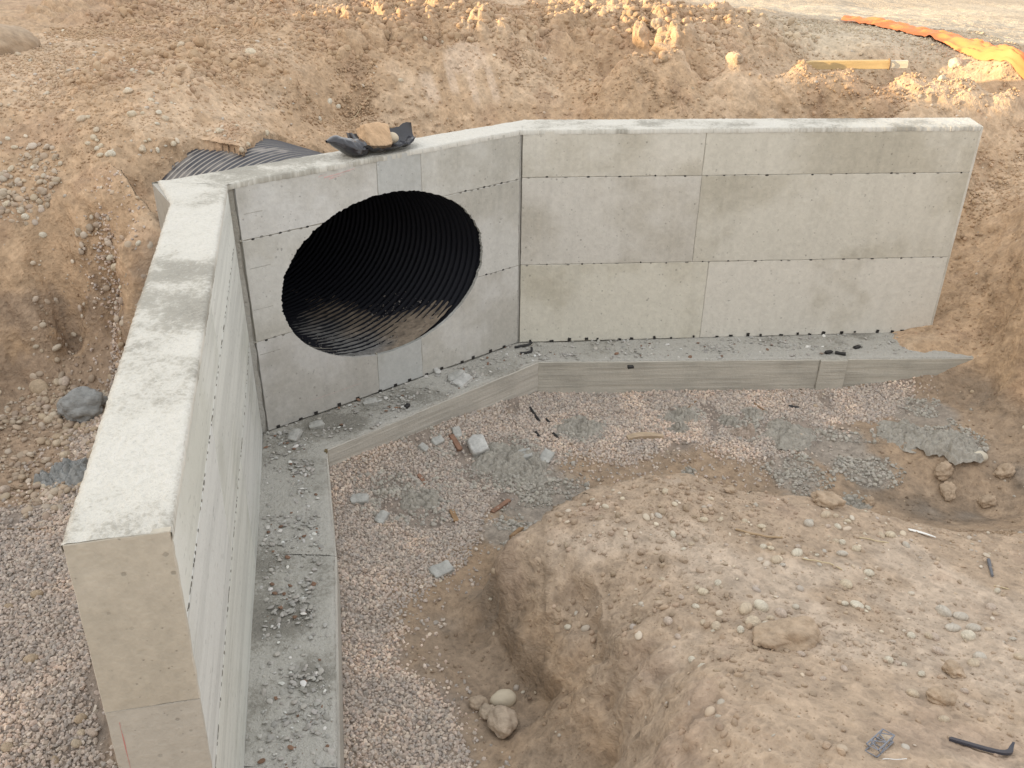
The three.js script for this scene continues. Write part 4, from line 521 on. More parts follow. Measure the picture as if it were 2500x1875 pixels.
// bits of grit lying in the pipe mouth
{
  const r = rng(61), out = [];
  for (let k = 0; k < 350; k++) { const a = -Math.PI / 2 + (r() - 0.5) * 1.5, tt = 0.04 + 0.6 * Math.pow(r(), 1.6), s = 0.003 + 0.006 * Math.pow(r(), 4), w = PIPE.w - 0.002, h = PIPE.h - 0.002, q = Math.cos(a) * w, t = Math.max(tt, 0.05 - q * 0.176); out.push({ x: PIPE.c.x + PIPE.ax.x * t + PIPE.side.x * q, y: PIPE.c.y + PIPE.ax.y * t + Math.sin(a) * h + 0.002, z: PIPE.c.z + PIPE.ax.z * t + PIPE.side.z * q, s, tilt: 2, c: jitter(r, [0.22, 0.20, 0.18], 0.25) }); }
  scatter('pipe_grit', 'pale chips and grit scattered in the mouth of the pipe', 'grit', 18, flake, white(0.95), out);
}
// ------------------------------------------------------------------ things one can pick up
const col = (r, g, b) => new THREE.Color().setRGB(r, g, b);
const mat = (c, rough = 0.9, extra = {}) => new THREE.MeshStandardMaterial({ color: col(...c), roughness: rough, ...extra });
const STONEBUMP = greyTex(512, tileFbm(512, 12, 12, 5, 333, 0.65), 6);
const stoneMat = (c, rough = 0.88, bump = 0.004) => new THREE.MeshStandardMaterial({ color: col(...c), map: stoneTex, bumpMap: STONEBUMP, bumpScale: bump, roughness: rough });
const T = { pale: stoneMat([0.66, 0.60, 0.49]), tan: stoneMat([0.58, 0.48, 0.36]), grey: stoneMat([0.56, 0.51, 0.44]), brown: stoneMat([0.48, 0.375, 0.265]), pink: stoneMat([0.56, 0.46, 0.38]), sand: stoneMat([0.62, 0.53, 0.40]) };
const clodMat = stoneMat([0.45, 0.342, 0.245], 1, 0.008), mudMat = stoneMat([0.40, 0.372, 0.325], 1, 0.014), lumpMat = stoneMat([0.33, 0.335, 0.33], 1, 0.01), chipMat = stoneMat([0.56, 0.555, 0.535], 0.95, 0.006), chipGrey = stoneMat([0.46, 0.455, 0.43], 0.95, 0.006);
const black = mat([0.022, 0.021, 0.021], 0.6), rust = stoneMat([0.27, 0.155, 0.105], 0.95), woodB = stoneMat([0.33, 0.21, 0.115], 0.9);
// rounded cobbles, each lying in the earth at its own angle
const cobbleGeo = [...Array(8).keys()].map((k) => stoneGeo(700 + k, 4, 0.085, 1, 0.58 + 0.05 * (k % 4), 0.70 + 0.06 * (k % 5)));
const cobbleProto = cobbleGeo.map((g) => new THREE.Mesh(g, T.pale));
const Q1 = new THREE.Quaternion(), UP = new THREE.Vector3(0, 1, 0);
const toneName = new Map([[T.pale, 'cream'], [T.tan, 'tan'], [T.grey, 'greyish'], [T.sand, 'sand-coloured'], [T.pink, 'pinkish'], [T.brown, 'brown']]);
function cobbles(list, seed, tones, where, edges, sides) {
  const r = rng(seed);
  for (let k = 0; k < list.length; k += 3) {
    const o = cobbleProto[Math.floor(r() * 8)].clone(); o.name = numbered('cobble'); o.material = tones[Math.floor(r() * tones.length)]; o.castShadow = o.receiveShadow = true;
    const x = list[k], z = list[k + 1], s = list[k + 2] * 1.06, n = groundNormal(x, z);
    o.position.set(x, ground(x, z) + s * 0.22, z); o.quaternion.setFromUnitVectors(UP, n).multiply(Q1.setFromEuler(new THREE.Euler((r() - 0.5) * 0.7, r() * 6.28, (r() - 0.5) * 0.7))); o.scale.set(s * (0.95 + 0.25 * r()), s * (0.9 + 0.25 * r()), s);
    const big = list[k + 2] > 0.036 ? 'large' : list[k + 2] > 0.022 ? 'medium' : 'small', side = sides[edges.findIndex((e) => x < e)] ?? sides[sides.length - 1], text = big + ' ' + toneName.get(o.material) + ' cobble ' + where + ', ' + side;
    tag(o, text, 'cobble', text.replace('cobble', 'cobbles')); scene.add(o);
  }
}
cobbles(COBBLES_A, 81, [T.pale, T.tan, T.grey, T.sand, T.pink], "on the mound's far half", [0.9, 1.5, 2.0], ['at its left end', 'left of its middle', 'right of its middle', 'towards the trench']);
cobbles(COBBLES_B, 82, [T.pale, T.pale, T.grey, T.pink, T.tan], "on the mound's near half", [0.95, 1.3, 1.75], ['left of the big clod', 'around the big clod', 'between big clod and right cluster', 'in or past the right cluster']);
cobbles(COBBLES_C, 83, [T.sand, T.tan, T.sand, T.pale], 'in the left bank slope', [-3.4, -2.9, -2.3], ['at the left picture edge', 'in the gully of loose stones', 'above the buried pipe', 'right of the buried pipe']);
cobbles(COBBLES_D, 84, [T.brown, T.brown, T.tan, T.pink], 'on gravel outside the left wing', [-2.9, -2.3, -1.8], ['by the foot of the bank', 'near the grey concrete lumps', 'close behind the wall', 'near the wall end']);

function place(o, x, z, sink, turn = 0, tilt = [0, 0]) { const n = groundNormal(x, z, 0.08); o.quaternion.setFromUnitVectors(UP, n).multiply(Q1.setFromEuler(new THREE.Euler(tilt[0], turn, tilt[1]))); o.position.set(x, ground(x, z) + sink, z); return o; }
// broken lump: block with uneven faces
function blockGeo(seed, w, h, d, rough, seg = 7, round = 0.35) {
  let g = new THREE.BoxGeometry(1, 1, 1, seg, seg, seg); g.deleteAttribute('uv'); g.deleteAttribute('normal'); g = mergeVertices(g, 1e-4); const p = g.attributes.position, v = new THREE.Vector3();
  for (let i = 0; i < p.count; i++) { v.fromBufferAttribute(p, i); const s = v.clone().normalize().multiplyScalar(0.62); v.lerp(s, round); const k = 1 + rough * (1.6 * fbm(v.x * 2.4 + seed, v.y * 2.4, v.z * 2.4 + seed * 1.7, 4)); p.setXYZ(i, v.x * k * w + rough * 0.3 * w * v.y * n3(seed, 1, 2), v.y * k * h, v.z * k * d); }
  g.computeVertexNormals(); const uv = new Float32Array(p.count * 2); for (let i = 0; i < p.count; i++) { uv[i * 2] = p.getX(i) * 0.6 + p.getY(i) * 0.4; uv[i * 2 + 1] = p.getZ(i) * 0.6 - p.getY(i) * 0.4; } g.setAttribute('uv', new THREE.BufferAttribute(uv, 2)); return g;
}
// clod: a knobbly lump, flat below
function clodGeo(seed, w, h, d, rough = 0.34) {
  let g = new THREE.IcosahedronGeometry(1, 9); g.deleteAttribute('uv'); g.deleteAttribute('normal'); g = mergeVertices(g, 1e-4); const p = g.attributes.position, o = (seed * 3.17) % 40;
  for (let i = 0; i < p.count; i++) { const x = p.getX(i), y = p.getY(i), z = p.getZ(i), c = worley(x * 1.5 + o, y * 1.5, z * 1.5 + o), c2 = worley(x * 3.6 + o, y * 3.6, z * 3.6), k = 0.86 + rough * (1.1 * fbm(x * 1.2 + o, y * 1.2, z * 1.2, 4) + 0.9 * (0.5 - c[0]) + 0.35 * (0.5 - c2[0])); p.setXYZ(i, x * k * w * 0.56, y * k * h * 0.56 * (y < 0 ? 0.7 : 1), z * k * d * 0.56); }
  g.computeVertexNormals(); const uv = new Float32Array(p.count * 2); for (let i = 0; i < p.count; i++) { uv[i * 2] = p.getX(i) * 0.6 + p.getY(i) * 0.4; uv[i * 2 + 1] = p.getZ(i) * 0.6 - p.getY(i) * 0.4; } g.setAttribute('uv', new THREE.BufferAttribute(uv, 2)); return g;
}
// heap of clotted mud: a low dome broken by cracks
function mudGeo(seed, r, h) {
  const nr = 34, na = 80, pos = [], uv = [], idx = [];
  for (let j = 0; j <= nr; j++) for (let i = 0; i <= na; i++) { const a = i / na * 6.2832, q = j / nr, lim = r * (1 + 0.5 * fbm(Math.cos(a) * 2.6 + seed, 3, Math.sin(a) * 2.6, 4)), x = Math.cos(a) * q * lim, z = Math.sin(a) * q * lim; const w = worley(x * 22 + seed, 1, z * 22), dome = Math.pow(Math.max(0, 1 - q * q * q), 0.7); const y = h * dome * (0.7 + 1.1 * fbm(x * 11 + seed, 2, z * 11, 4)) + 0.034 * (0.5 - w[0]) * (1 - 0.4 * q) - 0.022 * q * q - 0.014 * smooth(0.14, 0.0, w[1] - w[0]) + 0.006 * n3(x * 70, 1, z * 70); pos.push(x, y, z); uv.push(x * 0.7, z * 0.7); }
  const q = (j, i) => j * (na + 1) + i; for (let j = 0; j < nr; j++) for (let i = 0; i < na; i++) idx.push(q(j, i), q(j, i + 1), q(j + 1, i), q(j, i + 1), q(j + 1, i + 1), q(j + 1, i));
  const g = new THREE.BufferGeometry(); g.setAttribute('position', new THREE.Float32BufferAttribute(pos, 3)); g.setAttribute('uv', new THREE.Float32BufferAttribute(uv, 2)); g.setIndex(idx); g.computeVertexNormals(); return g;
}
const lump = (name, label, cat, geo, m, x, z, sink, turn = 0, tilt, group) => place(tag(mesh(name, geo, m), label, cat, group), x, z, sink, turn, tilt);
// mud clots on the gravel
for (const [x, z, r, h, label] of [
  [0.565, -6.05, 0.20, 0.075, 'large grey clot of cement mud on the pink gravel left of the curved wood'],
  [1.36, -6.25, 0.165, 0.06, 'round grey mud clot on the gravel just right of the curved wood'],
  [1.32, -6.07, 0.10, 0.05, 'small grey mud clot touching the near side of the round clot'],
  [1.96, -6.30, 0.10, 0.05, 'grey mud clot closest to the footing on the right-hand gravel'],
  [1.735, -6.18, 0.09, 0.05, 'small dark grey mud clot beside a gravel-coated lump'],
  [-0.03, -5.56, 0.27, 0.055, 'broad crumbly patch of grey mud in front of the white concrete chunk'],
  [0.16, -5.45, 0.18, 0.05, 'grey mud clot on the right of the broad crumbly mud patch'],
  [-0.62, -5.10, 0.17, 0.05, 'low grey mud clot near the inner corner of the footing'],
  [3.10, -6.03, 0.22, 0.06, 'lumpy grey mud heap on the brown earth below the right end of the footing'],
  [3.36, -5.82, 0.22, 0.07, 'farthest right of the grey mud heaps beside the earth bank'],
  [2.15, -6.0, 0.20, 0.045, 'flat dark grey mud heap at the near edge of the right-hand gravel'],
  [1.32, -5.54, 0.08, 0.035, 'single grey mud clot on the brown floor behind the mound'],
  [2.48, -5.30, 0.16, 0.03, 'thin bluish grey mud smear low in the brown trench'],
]) lump('mud_clot', label, 'mud', mudGeo(x * 7 + z, r, h), mudMat, x, z, 0.0, x);
lump('mud_clot', 'clot of grey mud thickly coated with pink gravel', 'mud', mudGeo(4.2, 0.10, 0.09), stoneMat([0.56, 0.46, 0.385], 1, 0.03), 1.81, -6.0, 0);
lump('concrete_lump', 'dark grey lump of set concrete against the left wing wall', 'concrete lump', clodGeo(3, 0.31, 0.24, 0.27, 0.3), lumpMat, -3.07, -5.58, 0.06, 0.5);
lump('concrete_lump', 'flat grey lump of concrete on gravel beside the left wing wall', 'concrete lump', mudGeo(9.1, 0.15, 0.10), lumpMat, -2.85, -4.83, 0.0);
lump('concrete_lump', 'smaller flat grey concrete lump further from the left wing wall', 'concrete lump', mudGeo(5.5, 0.085, 0.06), lumpMat, -2.98, -4.78, 0.0);
// concrete chunks in the pit
lump('concrete_chunk', 'pale angular concrete chunk lying on grey mud in front of the footing', 'concrete chunk', blockGeo(5, 0.125, 0.09, 0.16, 0.16, 8, 0.3), chipMat, -0.25, -5.70, 0.035, 0.4, [0.2, 0.1]);
for (const [x, z, w, t, label] of [
  [0.09, -5.63, 0.13, 0.3, 'flat grey chunk at the far edge of the grey mud patch'], [0.265, -5.63, 0.12, 1.1, 'flat grey chunk right of the mud patch below the black rod'],
  [-0.42, -5.84, 0.085, 2, 'small pale grey chunk by the long face of the footing'], [-0.55, -5.70, 0.09, 0.7, 'rounded grey chunk midway along the footing face'], [-0.65, -5.60, 0.07, 2.6, 'little grey chunk left of the rounded one by the footing'],
  [-1.03, -5.02, 0.11, 0.2, 'flat grey slab chunk closest to the inner footing corner'], [-0.86, -4.86, 0.10, 1.2, 'flat pale chunk on the gravel near the inner footing corner'],
  [-0.42, -4.33, 0.14, 0.6, 'flat grey chunk on gravel left of the reddish stain']]) lump('concrete_chunk', label, 'concrete chunk', blockGeo(w * 100 + t, w, 0.045, w * 0.7, 0.2, 6, 0.35), chipGrey, x, z, 0.012, t, [0.1, 0.15]);
const onFooting = (o, x, z, y, turn = 0, rx = 0, rz = 0) => { o.position.set(x, y, z); o.rotation.set(rx, turn, rz); return o; };
for (const [x, z, w, y, turn, m, label] of [
  [-0.44, -6.27, 0.14, 0.022, 0.5, chipGrey, 'tilted grey concrete flake leaning on a white one on the footing'], [-0.385, -6.205, 0.15, 0.02, 0.9, chipMat, 'white concrete flake lying on the footing below the pipe'],
  [-1.395, -5.51, 0.10, 0.02, 0.3, chipGrey, 'grey concrete chunk on the footing near the left inside corner'], [-1.52, -5.37, 0.11, 0.02, 1.3, chipGrey, 'grey slab chip in the corner between footing and left wing wall'],
  [-0.60, -6.36, 0.07, 0.018, 2, chipMat, 'small pale chip on the footing against the foot of the headwall'], [-1.06, -5.86, 0.10, 0.014, 0.2, chipGrey, 'thin diamond-shaped chip on the footing below the pipe mouth']]) onFooting(tag(mesh('concrete_flake', blockGeo(w * 91, w, 0.035, w * 0.62, 0.2, 6, 0.3), m), label, 'concrete chip'), x, z, y, turn, 0.12, 0.1);
// bent black offcuts
const tubeOf = (pts, r, seg = 24) => new THREE.TubeGeometry(new THREE.CatmullRomCurve3(pts.map((p) => new THREE.Vector3(...p))), seg, r, 8);
onFooting(tag(mesh('plastic_offcut', tubeOf([[-0.07, 0, 0.02], [-0.02, 0.004, 0.0], [0.05, 0.006, -0.03], [0.075, 0.02, -0.045]], 0.011), black), 'bent black plastic offcut touching the corner of head and wing wall', 'offcut'), 0.09, -6.83, 0.016);
onFooting(tag(mesh('plastic_offcut', tubeOf([[-0.05, 0, 0.02], [0.0, 0, 0.01], [0.045, 0.004, -0.015], [0.045, 0.02, -0.045]], 0.010), black), 'hooked black plastic offcut on the footing in front of the bent one', 'offcut'), 0.115, -6.73, 0.014);
for (const [x, z, l, t, label] of [[0.96, -6.49, 0.05, 0.2, 'tiny black crumb of plastic on the footing left of centre'], [2.66, -6.80, 0.06, 0.3, 'black plastic bit on the footing left of its pair of twins'], [2.75, -6.78, 0.08, -0.4, 'longer black plastic bit on the footing near the seam'], [2.93, -6.90, 0.06, 0.5, 'black plastic bit on the footing close to the right end'], [-0.78, -5.82, 0.05, 1.2, 'brown black crumb on the footing below the pipe']]) onFooting(tag(mesh('plastic_bit', blockGeo(l * 300, l, 0.022, 0.03, 0.25, 4, 0.3), black), label, 'offcut'), x, z, 0.012, t);
const stick = (name, label, cat, x0, z0, x1, z1, r, m, bow = 0, lift = 0, group) => {
  const pts = []; for (let k = 0; k <= 6; k++) { const t = k / 6, x = mix(x0, x1, t) + bow * Math.sin(t * Math.PI) * (z1 - z0), z = mix(z0, z1, t) - bow * Math.sin(t * Math.PI) * (x1 - x0); pts.push([x - x0, ground(x, z) + r * 0.9 + lift * Math.sin(t * Math.PI), z - z0]); }
  const y0 = pts[0][1]; for (const p of pts) p[1] -= y0; const o = tag(mesh(name, tubeOf(pts, r, 18), m), label, cat, group); o.position.set(x0, y0, z0); return o; };
stick('plastic_rod', 'black plastic rod lying on the gravel in front of the footing', 'rod', 0.150, -6.31, 0.225, -6.11, 0.011, black);
stick('plastic_rod', 'short black rod on the gravel just right of the long one', 'rod', 0.275, -6.165, 0.305, -6.11, 0.010, black);
stick('plastic_rod', 'short black rod below the long one, nearer the grey mud', 'rod', 0.19, -5.97, 0.215, -5.90, 0.011, black);
stick('plastic_rod', 'short black rod nearest the big grey mud clot', 'rod', 0.325, -5.96, 0.36, -5.89, 0.011, black);
stick('wood_stick', 'thin dark stick on the gravel beneath the right footing', 'stick', 2.0, -6.46, 2.06, -6.32, 0.009, woodB);
stick('wood_stick', 'thin dark stick slanting on the gravel left of the next one', 'stick', 1.42, -6.34, 1.52, -6.47, 0.007, woodB);
stick('plastic_rod', 'blackish stub on the gravel close under the footing at right', 'rod', 2.27, -6.42, 2.35, -6.40, 0.012, black);
const board = (label, x0, z0, x1, z1, w, h, m) => { const l = Math.hypot(x1 - x0, z1 - z0); const g = blockGeo(l * 50, l, h, w, 0.10, 6, 0.06); const o = tag(mesh('wood_offcut', g, m), label, 'wood scrap'); return place(o, (x0 + x1) / 2, (z0 + z1) / 2, h * 0.4, -Math.atan2(z1 - z0, x1 - x0)); };
board('reddish wood splinter lying on grey mud between gravel and mound', -0.125, -4.98, -0.01, -5.14, 0.03, 0.02, rust);
board('brown wood scrap at the left corner of the mound', 0.01, -4.59, 0.07, -4.75, 0.032, 0.022, woodB);
board('short brown wood scrap on the gravel left of the mound', -0.40, -4.97, -0.36, -4.84, 0.035, 0.022, woodB);
board('reddish wood scrap beside the pale angular concrete chunk', -0.46, -5.80, -0.38, -5.66, 0.04, 0.03, rust);
board('dark reddish scrap on grey mud near the inner footing corner', -0.66, -5.33, -0.60, -5.24, 0.028, 0.02, rust);
{ const s = new THREE.Shape(); s.moveTo(-0.14, 0.005); s.quadraticCurveTo(0, 0.085, 0.14, 0.0); s.lineTo(0.135, -0.025); s.quadraticCurveTo(0, 0.02, -0.135, -0.04); s.closePath(); const g = new THREE.ExtrudeGeometry(s, { depth: 0.03, bevelEnabled: true, bevelSize: 0.004, bevelThickness: 0.004, bevelSegments: 2, curveSegments: 16 }); g.rotateX(-Math.PI / 2); const uv = g.attributes.uv; for (let i = 0; i < uv.count; i++) uv.setXY(i, uv.getX(i) * 0.4, uv.getY(i) * 2); const o = tag(mesh('curved_wood', g, stoneMat([0.50, 0.385, 0.27], 0.85)), 'curved piece of pale brown wood on the gravel', 'wood scrap'); place(o, 1.035, -5.935, 0.002, 0.05); }
// boulders and big clods
lump('boulder', 'large brown boulder at the foot of the mound, lowest of its pile', 'boulder', clodGeo(11, 0.15, 0.14, 0.205, 0.24), stoneMat([0.46, 0.37, 0.285], 1, 0.006), -0.03, -3.17, 0.04, 0.15);
lump('boulder', 'rounded pale boulder at the top of the small pile by the mound', 'boulder', stoneGeo(21, 4, 0.09, 0.072, 0.05, 0.055), stoneMat([0.60, 0.52, 0.40]), -0.025, -3.365, 0.035, 0.4);
lump('boulder', 'brown stone on the left side of the small pile by the mound', 'boulder', clodGeo(12, 0.105, 0.085, 0.08, 0.24), stoneMat([0.43, 0.34, 0.255], 1), -0.155, -3.33, 0.025, 0.3);
lump('boulder', 'squarish stone in the middle of the small pile by the mound', 'boulder', clodGeo(13, 0.09, 0.085, 0.1, 0.24), stoneMat([0.42, 0.34, 0.26], 1), -0.10, -3.25, 0.025, 0.7);
lump('earth_clod', 'biggest clod of dry earth, crumbling on the near mound', 'clod', clodGeo(14, 0.30, 0.15, 0.19), clodMat, 1.215, -2.92, 0.015, 0.25);
for (const [x, z, w, t, label] of [[1.86, -4.33, 0.17, 0.1, 'flat slab of pale earth on the far lip of the mound'], [3.205, -5.58, 0.15, 0.6, 'reddish clod in the trench, the farther of two'], [3.2, -5.43, 0.13, 1.2, 'tan clod in the trench, the nearer of two'], [3.66, -5.57, 0.14, 0.3, 'tan clod at the foot of the right-hand bank'], [1.30, -4.375, 0.075, 0.5, 'rounded brown clod on the crest of the mound'], [3.46, -5.35, 0.12, 0.2, 'flat slanting clod lowest in the trench'], [2.57, -5.28, 0.09, 0.9, 'small pale clod in the trench behind the mound lip'], [1.87, -2.76, 0.10, 1.5, 'clod among crumbs on the right of the near mound'], [1.70, -2.53, 0.10, 0.2, 'nearest clod among crumbs on the right of the near mound']]) lump('earth_clod', label, 'clod', clodGeo(w * 777 + t, w * 1.15, w * 0.72, w * 0.85), clodMat, x, z, w * 0.12, t, [0.1, -0.1]);
lump('boulder', 'smooth egg-shaped boulder at the foot of the right-hand bank', 'boulder', stoneGeo(31, 4, 0.06, 0.066, 0.042, 0.045), T.pale, 3.505, -5.68, 0.025, 0.2);
lump('boulder', 'big tan boulder half buried on the crest at the far left', 'boulder', clodGeo(33, 0.6, 0.44, 0.44, 0.2), clodMat, -4.62, -8.62, 0.0, 0.4);
for (const [x, z, s, label] of [[1.50, -10.34, 0.085, 'big tan clod on the slope of the spoil ridge'], [2.20, -9.40, 0.065, 'tan stone poking from the top of the back bank'], [4.75, -10.25, 0.08, 'grey stone lying against the orange sheeting'], [4.15, -9.16, 0.045, 'small pale stone on the bank below the orange sheeting']]) lump('boulder', label, 'boulder', clodGeo(40 + x * 3, s * 2, s * 1.5, s * 1.7, 0.3), x > 4 ? T.sand : clodMat, x, z, s * 0.2, x);
// straws, twigs and roots
const straw = mat([0.52, 0.43, 0.27], 0.9), twig = mat([0.20, 0.14, 0.09], 0.95);
stick('root', 'brown curved root lying across the near mound', 'root', 1.229, -3.944, 1.467, -3.878, 0.006, mat([0.36, 0.26, 0.16]), -0.16, 0.012);
stick('straw', 'dry straw on the middle of the near mound', 'straw', 1.511, -3.666, 1.70, -3.60, 0.0032, straw, 0.05, 0.01);
stick('straw', 'dry straw lying behind the first one near the white sliver', 'straw', 1.896, -3.958, 2.08, -3.94, 0.003, straw, 0.03, 0.006);
stick('straw', 'short dry straw at the right edge below the grey stick', 'straw', 2.488, -3.582, 2.55, -3.55, 0.003, straw, 0, 0.004);
stick('twig', 'dark twig on the gravel left of the wing wall', 'twig', -3.19, -4.70, -3.06, -4.69, 0.006, twig);
stick('twig', 'long straight dark twig on gravel near the wing wall end', 'twig', -2.985, -4.265, -2.76, -4.276, 0.006, twig);
stick('straw', 'pale straw on the slope right of the pipe', 'straw', -1.62, -8.95, -1.46, -9.2, 0.004, straw, 0, 0.0);
// bits on the near mound
{ const s = new THREE.Shape(); s.moveTo(-0.07, 0.012); s.quadraticCurveTo(0, 0.03, 0.075, -0.022); s.quadraticCurveTo(0.02, -0.004, -0.065, -0.004); s.closePath(); const g = new THREE.ExtrudeGeometry(s, { depth: 0.004, bevelEnabled: true, bevelSize: 0.0015, bevelThickness: 0.0015, bevelSegments: 1 }); g.rotateX(-Math.PI / 2); const o = tag(mesh('white_sliver', g, mat([0.82, 0.82, 0.79], 0.5)), 'white curved plastic sliver on the lip of the mound', 'sliver'); place(o, 2.35, -4.13, 0.008, -0.15); }
{ const o = tag(mesh('grey_stick', new THREE.CylinderGeometry(0.010, 0.007, 0.20, 10), mat([0.13, 0.135, 0.15], 0.8)), 'dark grey pointed stick lying on smooth earth at the right', 'stick'); o.geometry.rotateZ(Math.PI / 2); place(o, 2.56, -3.76, 0.008, -1.95); }
{ // flat black strap, curled at one end
  const pts = [[-0.14, 0, -0.035], [-0.07, 0.002, 0.0], [0.0, 0.004, 0.033], [0.04, 0.006, 0.045], [0.075, 0.006, 0.036], [0.10, 0.010, 0.012], [0.118, 0.022, -0.004]].map((p) => new THREE.Vector3(...p)); const c = new THREE.CatmullRomCurve3(pts), N = 40, pos = [], idx = [];
  for (let i = 0; i <= N; i++) { const p = c.getPoint(i / N), t = c.getTangent(i / N), w = i / N < 0.62 ? 0.0115 : mix(0.0115, 0.005, (i / N - 0.62) / 0.38), sx = -t.z, sz = t.x; for (const [a, b] of [[-w, 0.010], [w, 0.010], [w, 0.0], [-w, 0.0]]) pos.push(p.x + sx * a, p.y + b, p.z + sz * a); }
  for (let i = 0; i < N; i++) for (let k = 0; k < 4; k++) { const a = i * 4 + k, b = i * 4 + (k + 1) % 4; idx.push(a, b, a + 4, b, b + 4, a + 4); } idx.push(0, 2, 1, 0, 3, 2); const e = N * 4; idx.push(e, e + 1, e + 2, e, e + 2, e + 3);
  let g = new THREE.BufferGeometry(); g.setAttribute('position', new THREE.Float32BufferAttribute(pos, 3)); g.setIndex(idx); g = g.toNonIndexed(); g.computeVertexNormals(); const o = tag(mesh('plastic_strap', g, mat([0.035, 0.036, 0.048], 0.5)), 'flat black plastic strap with curled end on the near mound', 'strap'); o.scale.setScalar(0.9); place(o, 1.71, -2.215, 0.006, 0.1); }
{ // small wire-braced spacer
  const o = base('lattice_spacer'); tag(o, 'small grey lattice spacer lying on the near mound', 'spacer'); const m = mat([0.20, 0.21, 0.24], 0.6), bar = (a, b, name, r = 0.0028) => mesh(name, tubeOf([a, [(a[0] + b[0]) / 2, (a[1] + b[1]) / 2, (a[2] + b[2]) / 2], b], r, 4), m, o);
  const w = 0.021, l = 0.062, h = 0.028;
  for (const z of [-w, w]) { bar([-l, 0, z], [l, 0, z], 'rail'); bar([-l, h, z], [l, h, z], 'rail'); }
  for (let k = 0; k < 4; k++) { const x0 = -l + k * l / 2, x1 = x0 + l / 2; for (const z of [-w, w]) bar([x0, k % 2 ? 0 : h, z], [x1, k % 2 ? h : 0, z], 'brace', 0.002); bar([x0, h, k % 2 ? -w : w], [x1, h, k % 2 ? w : -w], 'brace', 0.002); }
  for (const x of [-l, 0, l]) { bar([x, 0, -w], [x, 0, w], 'rung', 0.002); bar([x, h, -w], [x, h, w], 'rung', 0.002); }
  place(o, 1.29, -2.15, 0.004, 0.75); }
stick('wire', 'thin pale wire in front of the lattice spacer', 'wire', 1.275, -2.085, 1.36, -2.09, 0.0016, mat([0.7, 0.7, 0.68], 0.5));
// wooden stake with its cord, on the crest of the back bank
{
  const a = V2(2.80, -9.52), b = V2(3.86, -9.34), dx = b.x - a.x, dz = b.y - a.y, l = Math.hypot(dx, dz), lay = (t) => ground(mix(a.x, b.x, t), mix(a.y, b.y, t)), rise = lay(1) - lay(0), over = Math.max(...[...Array(21).keys()].map((k) => lay(k / 20) - lay(0) - rise * k / 20)), ya = lay(0) + over + 0.045, yb = lay(1) + over + 0.045, o = base('wooden_stake', [a.x, ya, a.y], -Math.atan2(dz, dx)); o.rotation.order = 'YXZ'; o.rotation.z = Math.atan2(yb - ya, l);
  tag(o, 'pale wooden stake with a dark cord lying along the bank top', 'stake'); const wm = new THREE.MeshStandardMaterial({ color: col(0.62, 0.46, 0.24), roughness: 0.85, map: boardTex, bumpMap: boardBump, bumpScale: 0.004 });
  const s = new THREE.Shape([V2(0, -0.004), V2(0.16, -0.036), V2(l * 0.845, -0.036), V2(l * 0.845, 0.036), V2(0.16, 0.036), V2(0, 0.004)]); const g = new THREE.ExtrudeGeometry(s, { depth: 0.064, bevelEnabled: true, bevelSize: 0.004, bevelThickness: 0.004, bevelSegments: 2 }); g.translate(0, 0, -0.032); mesh('shaft', g, wm, o);
  const e = new THREE.BoxGeometry(l * 0.15, 0.066, 0.062); e.translate(l * 0.925, 0, 0); mesh('pale_end', e, new THREE.MeshStandardMaterial({ color: col(0.72, 0.66, 0.54), roughness: 0.85, map: boardTex }), o);
  const c = new THREE.TorusGeometry(0.052, 0.007, 8, 28); c.rotateY(Math.PI / 2); c.translate(l * 0.84, 0, 0); mesh('cord', c, twig, o);
}
// orange sheeting, folded into a long roll along the ground
{
  const ctr = [[4.1, -12.0], [4.42, -11.72], [4.64, -11.35], [4.88, -11.05], [5.0, -10.58], [5.06, -10.15], [5.2, -9.8], [5.5, -9.6], [6.1, -9.5]].map(([x, z]) => new THREE.Vector3(x, 0, z)), c = new THREE.CatmullRomCurve3(ctr), N = 150, K = 22, pos = [], idx = [];
  for (let i = 0; i <= N; i++) { const t = i / N, p = c.getPoint(t), d = c.getTangent(t), half = mix(0.20, 0.07, smooth(0.3, 0.75, t)); for (let k = 0; k <= K; k++) { const v = k / K * 2 - 1, x = p.x - d.z * v * half, z = p.z + d.x * v * half; const fold = Math.pow(Math.max(0, 1 - v * v), 0.6) * (0.05 + 0.05 * smooth(0.3, 0.8, t)) * (0.8 + 0.6 * fbm(t * 9, v * 1.2, 3, 3)) + 0.03 * Math.abs(n3(t * 24, v * 3 + t * 12, 2)) + 0.02 * n3(t * 7 + v * 4, 1, 8); pos.push(x, ground(x, z) + 0.012 + Math.max(0.002, fold), z); } }
  const q = (i, k) => i * (K + 1) + k; for (let i = 0; i < N; i++) for (let k = 0; k < K; k++) idx.push(q(i, k), q(i, k + 1), q(i + 1, k), q(i, k + 1), q(i + 1, k + 1), q(i + 1, k));
  const g = new THREE.BufferGeometry(); g.setAttribute('position', new THREE.Float32BufferAttribute(pos, 3)); g.setIndex(idx); g.computeVertexNormals(); tag(mesh('orange_sheeting', g, new THREE.MeshStandardMaterial({ color: col(0.80, 0.24, 0.075), roughness: 0.6, side: THREE.DoubleSide })), 'orange plastic sheeting rolled along the ground behind the wooden stake', 'sheeting');
}
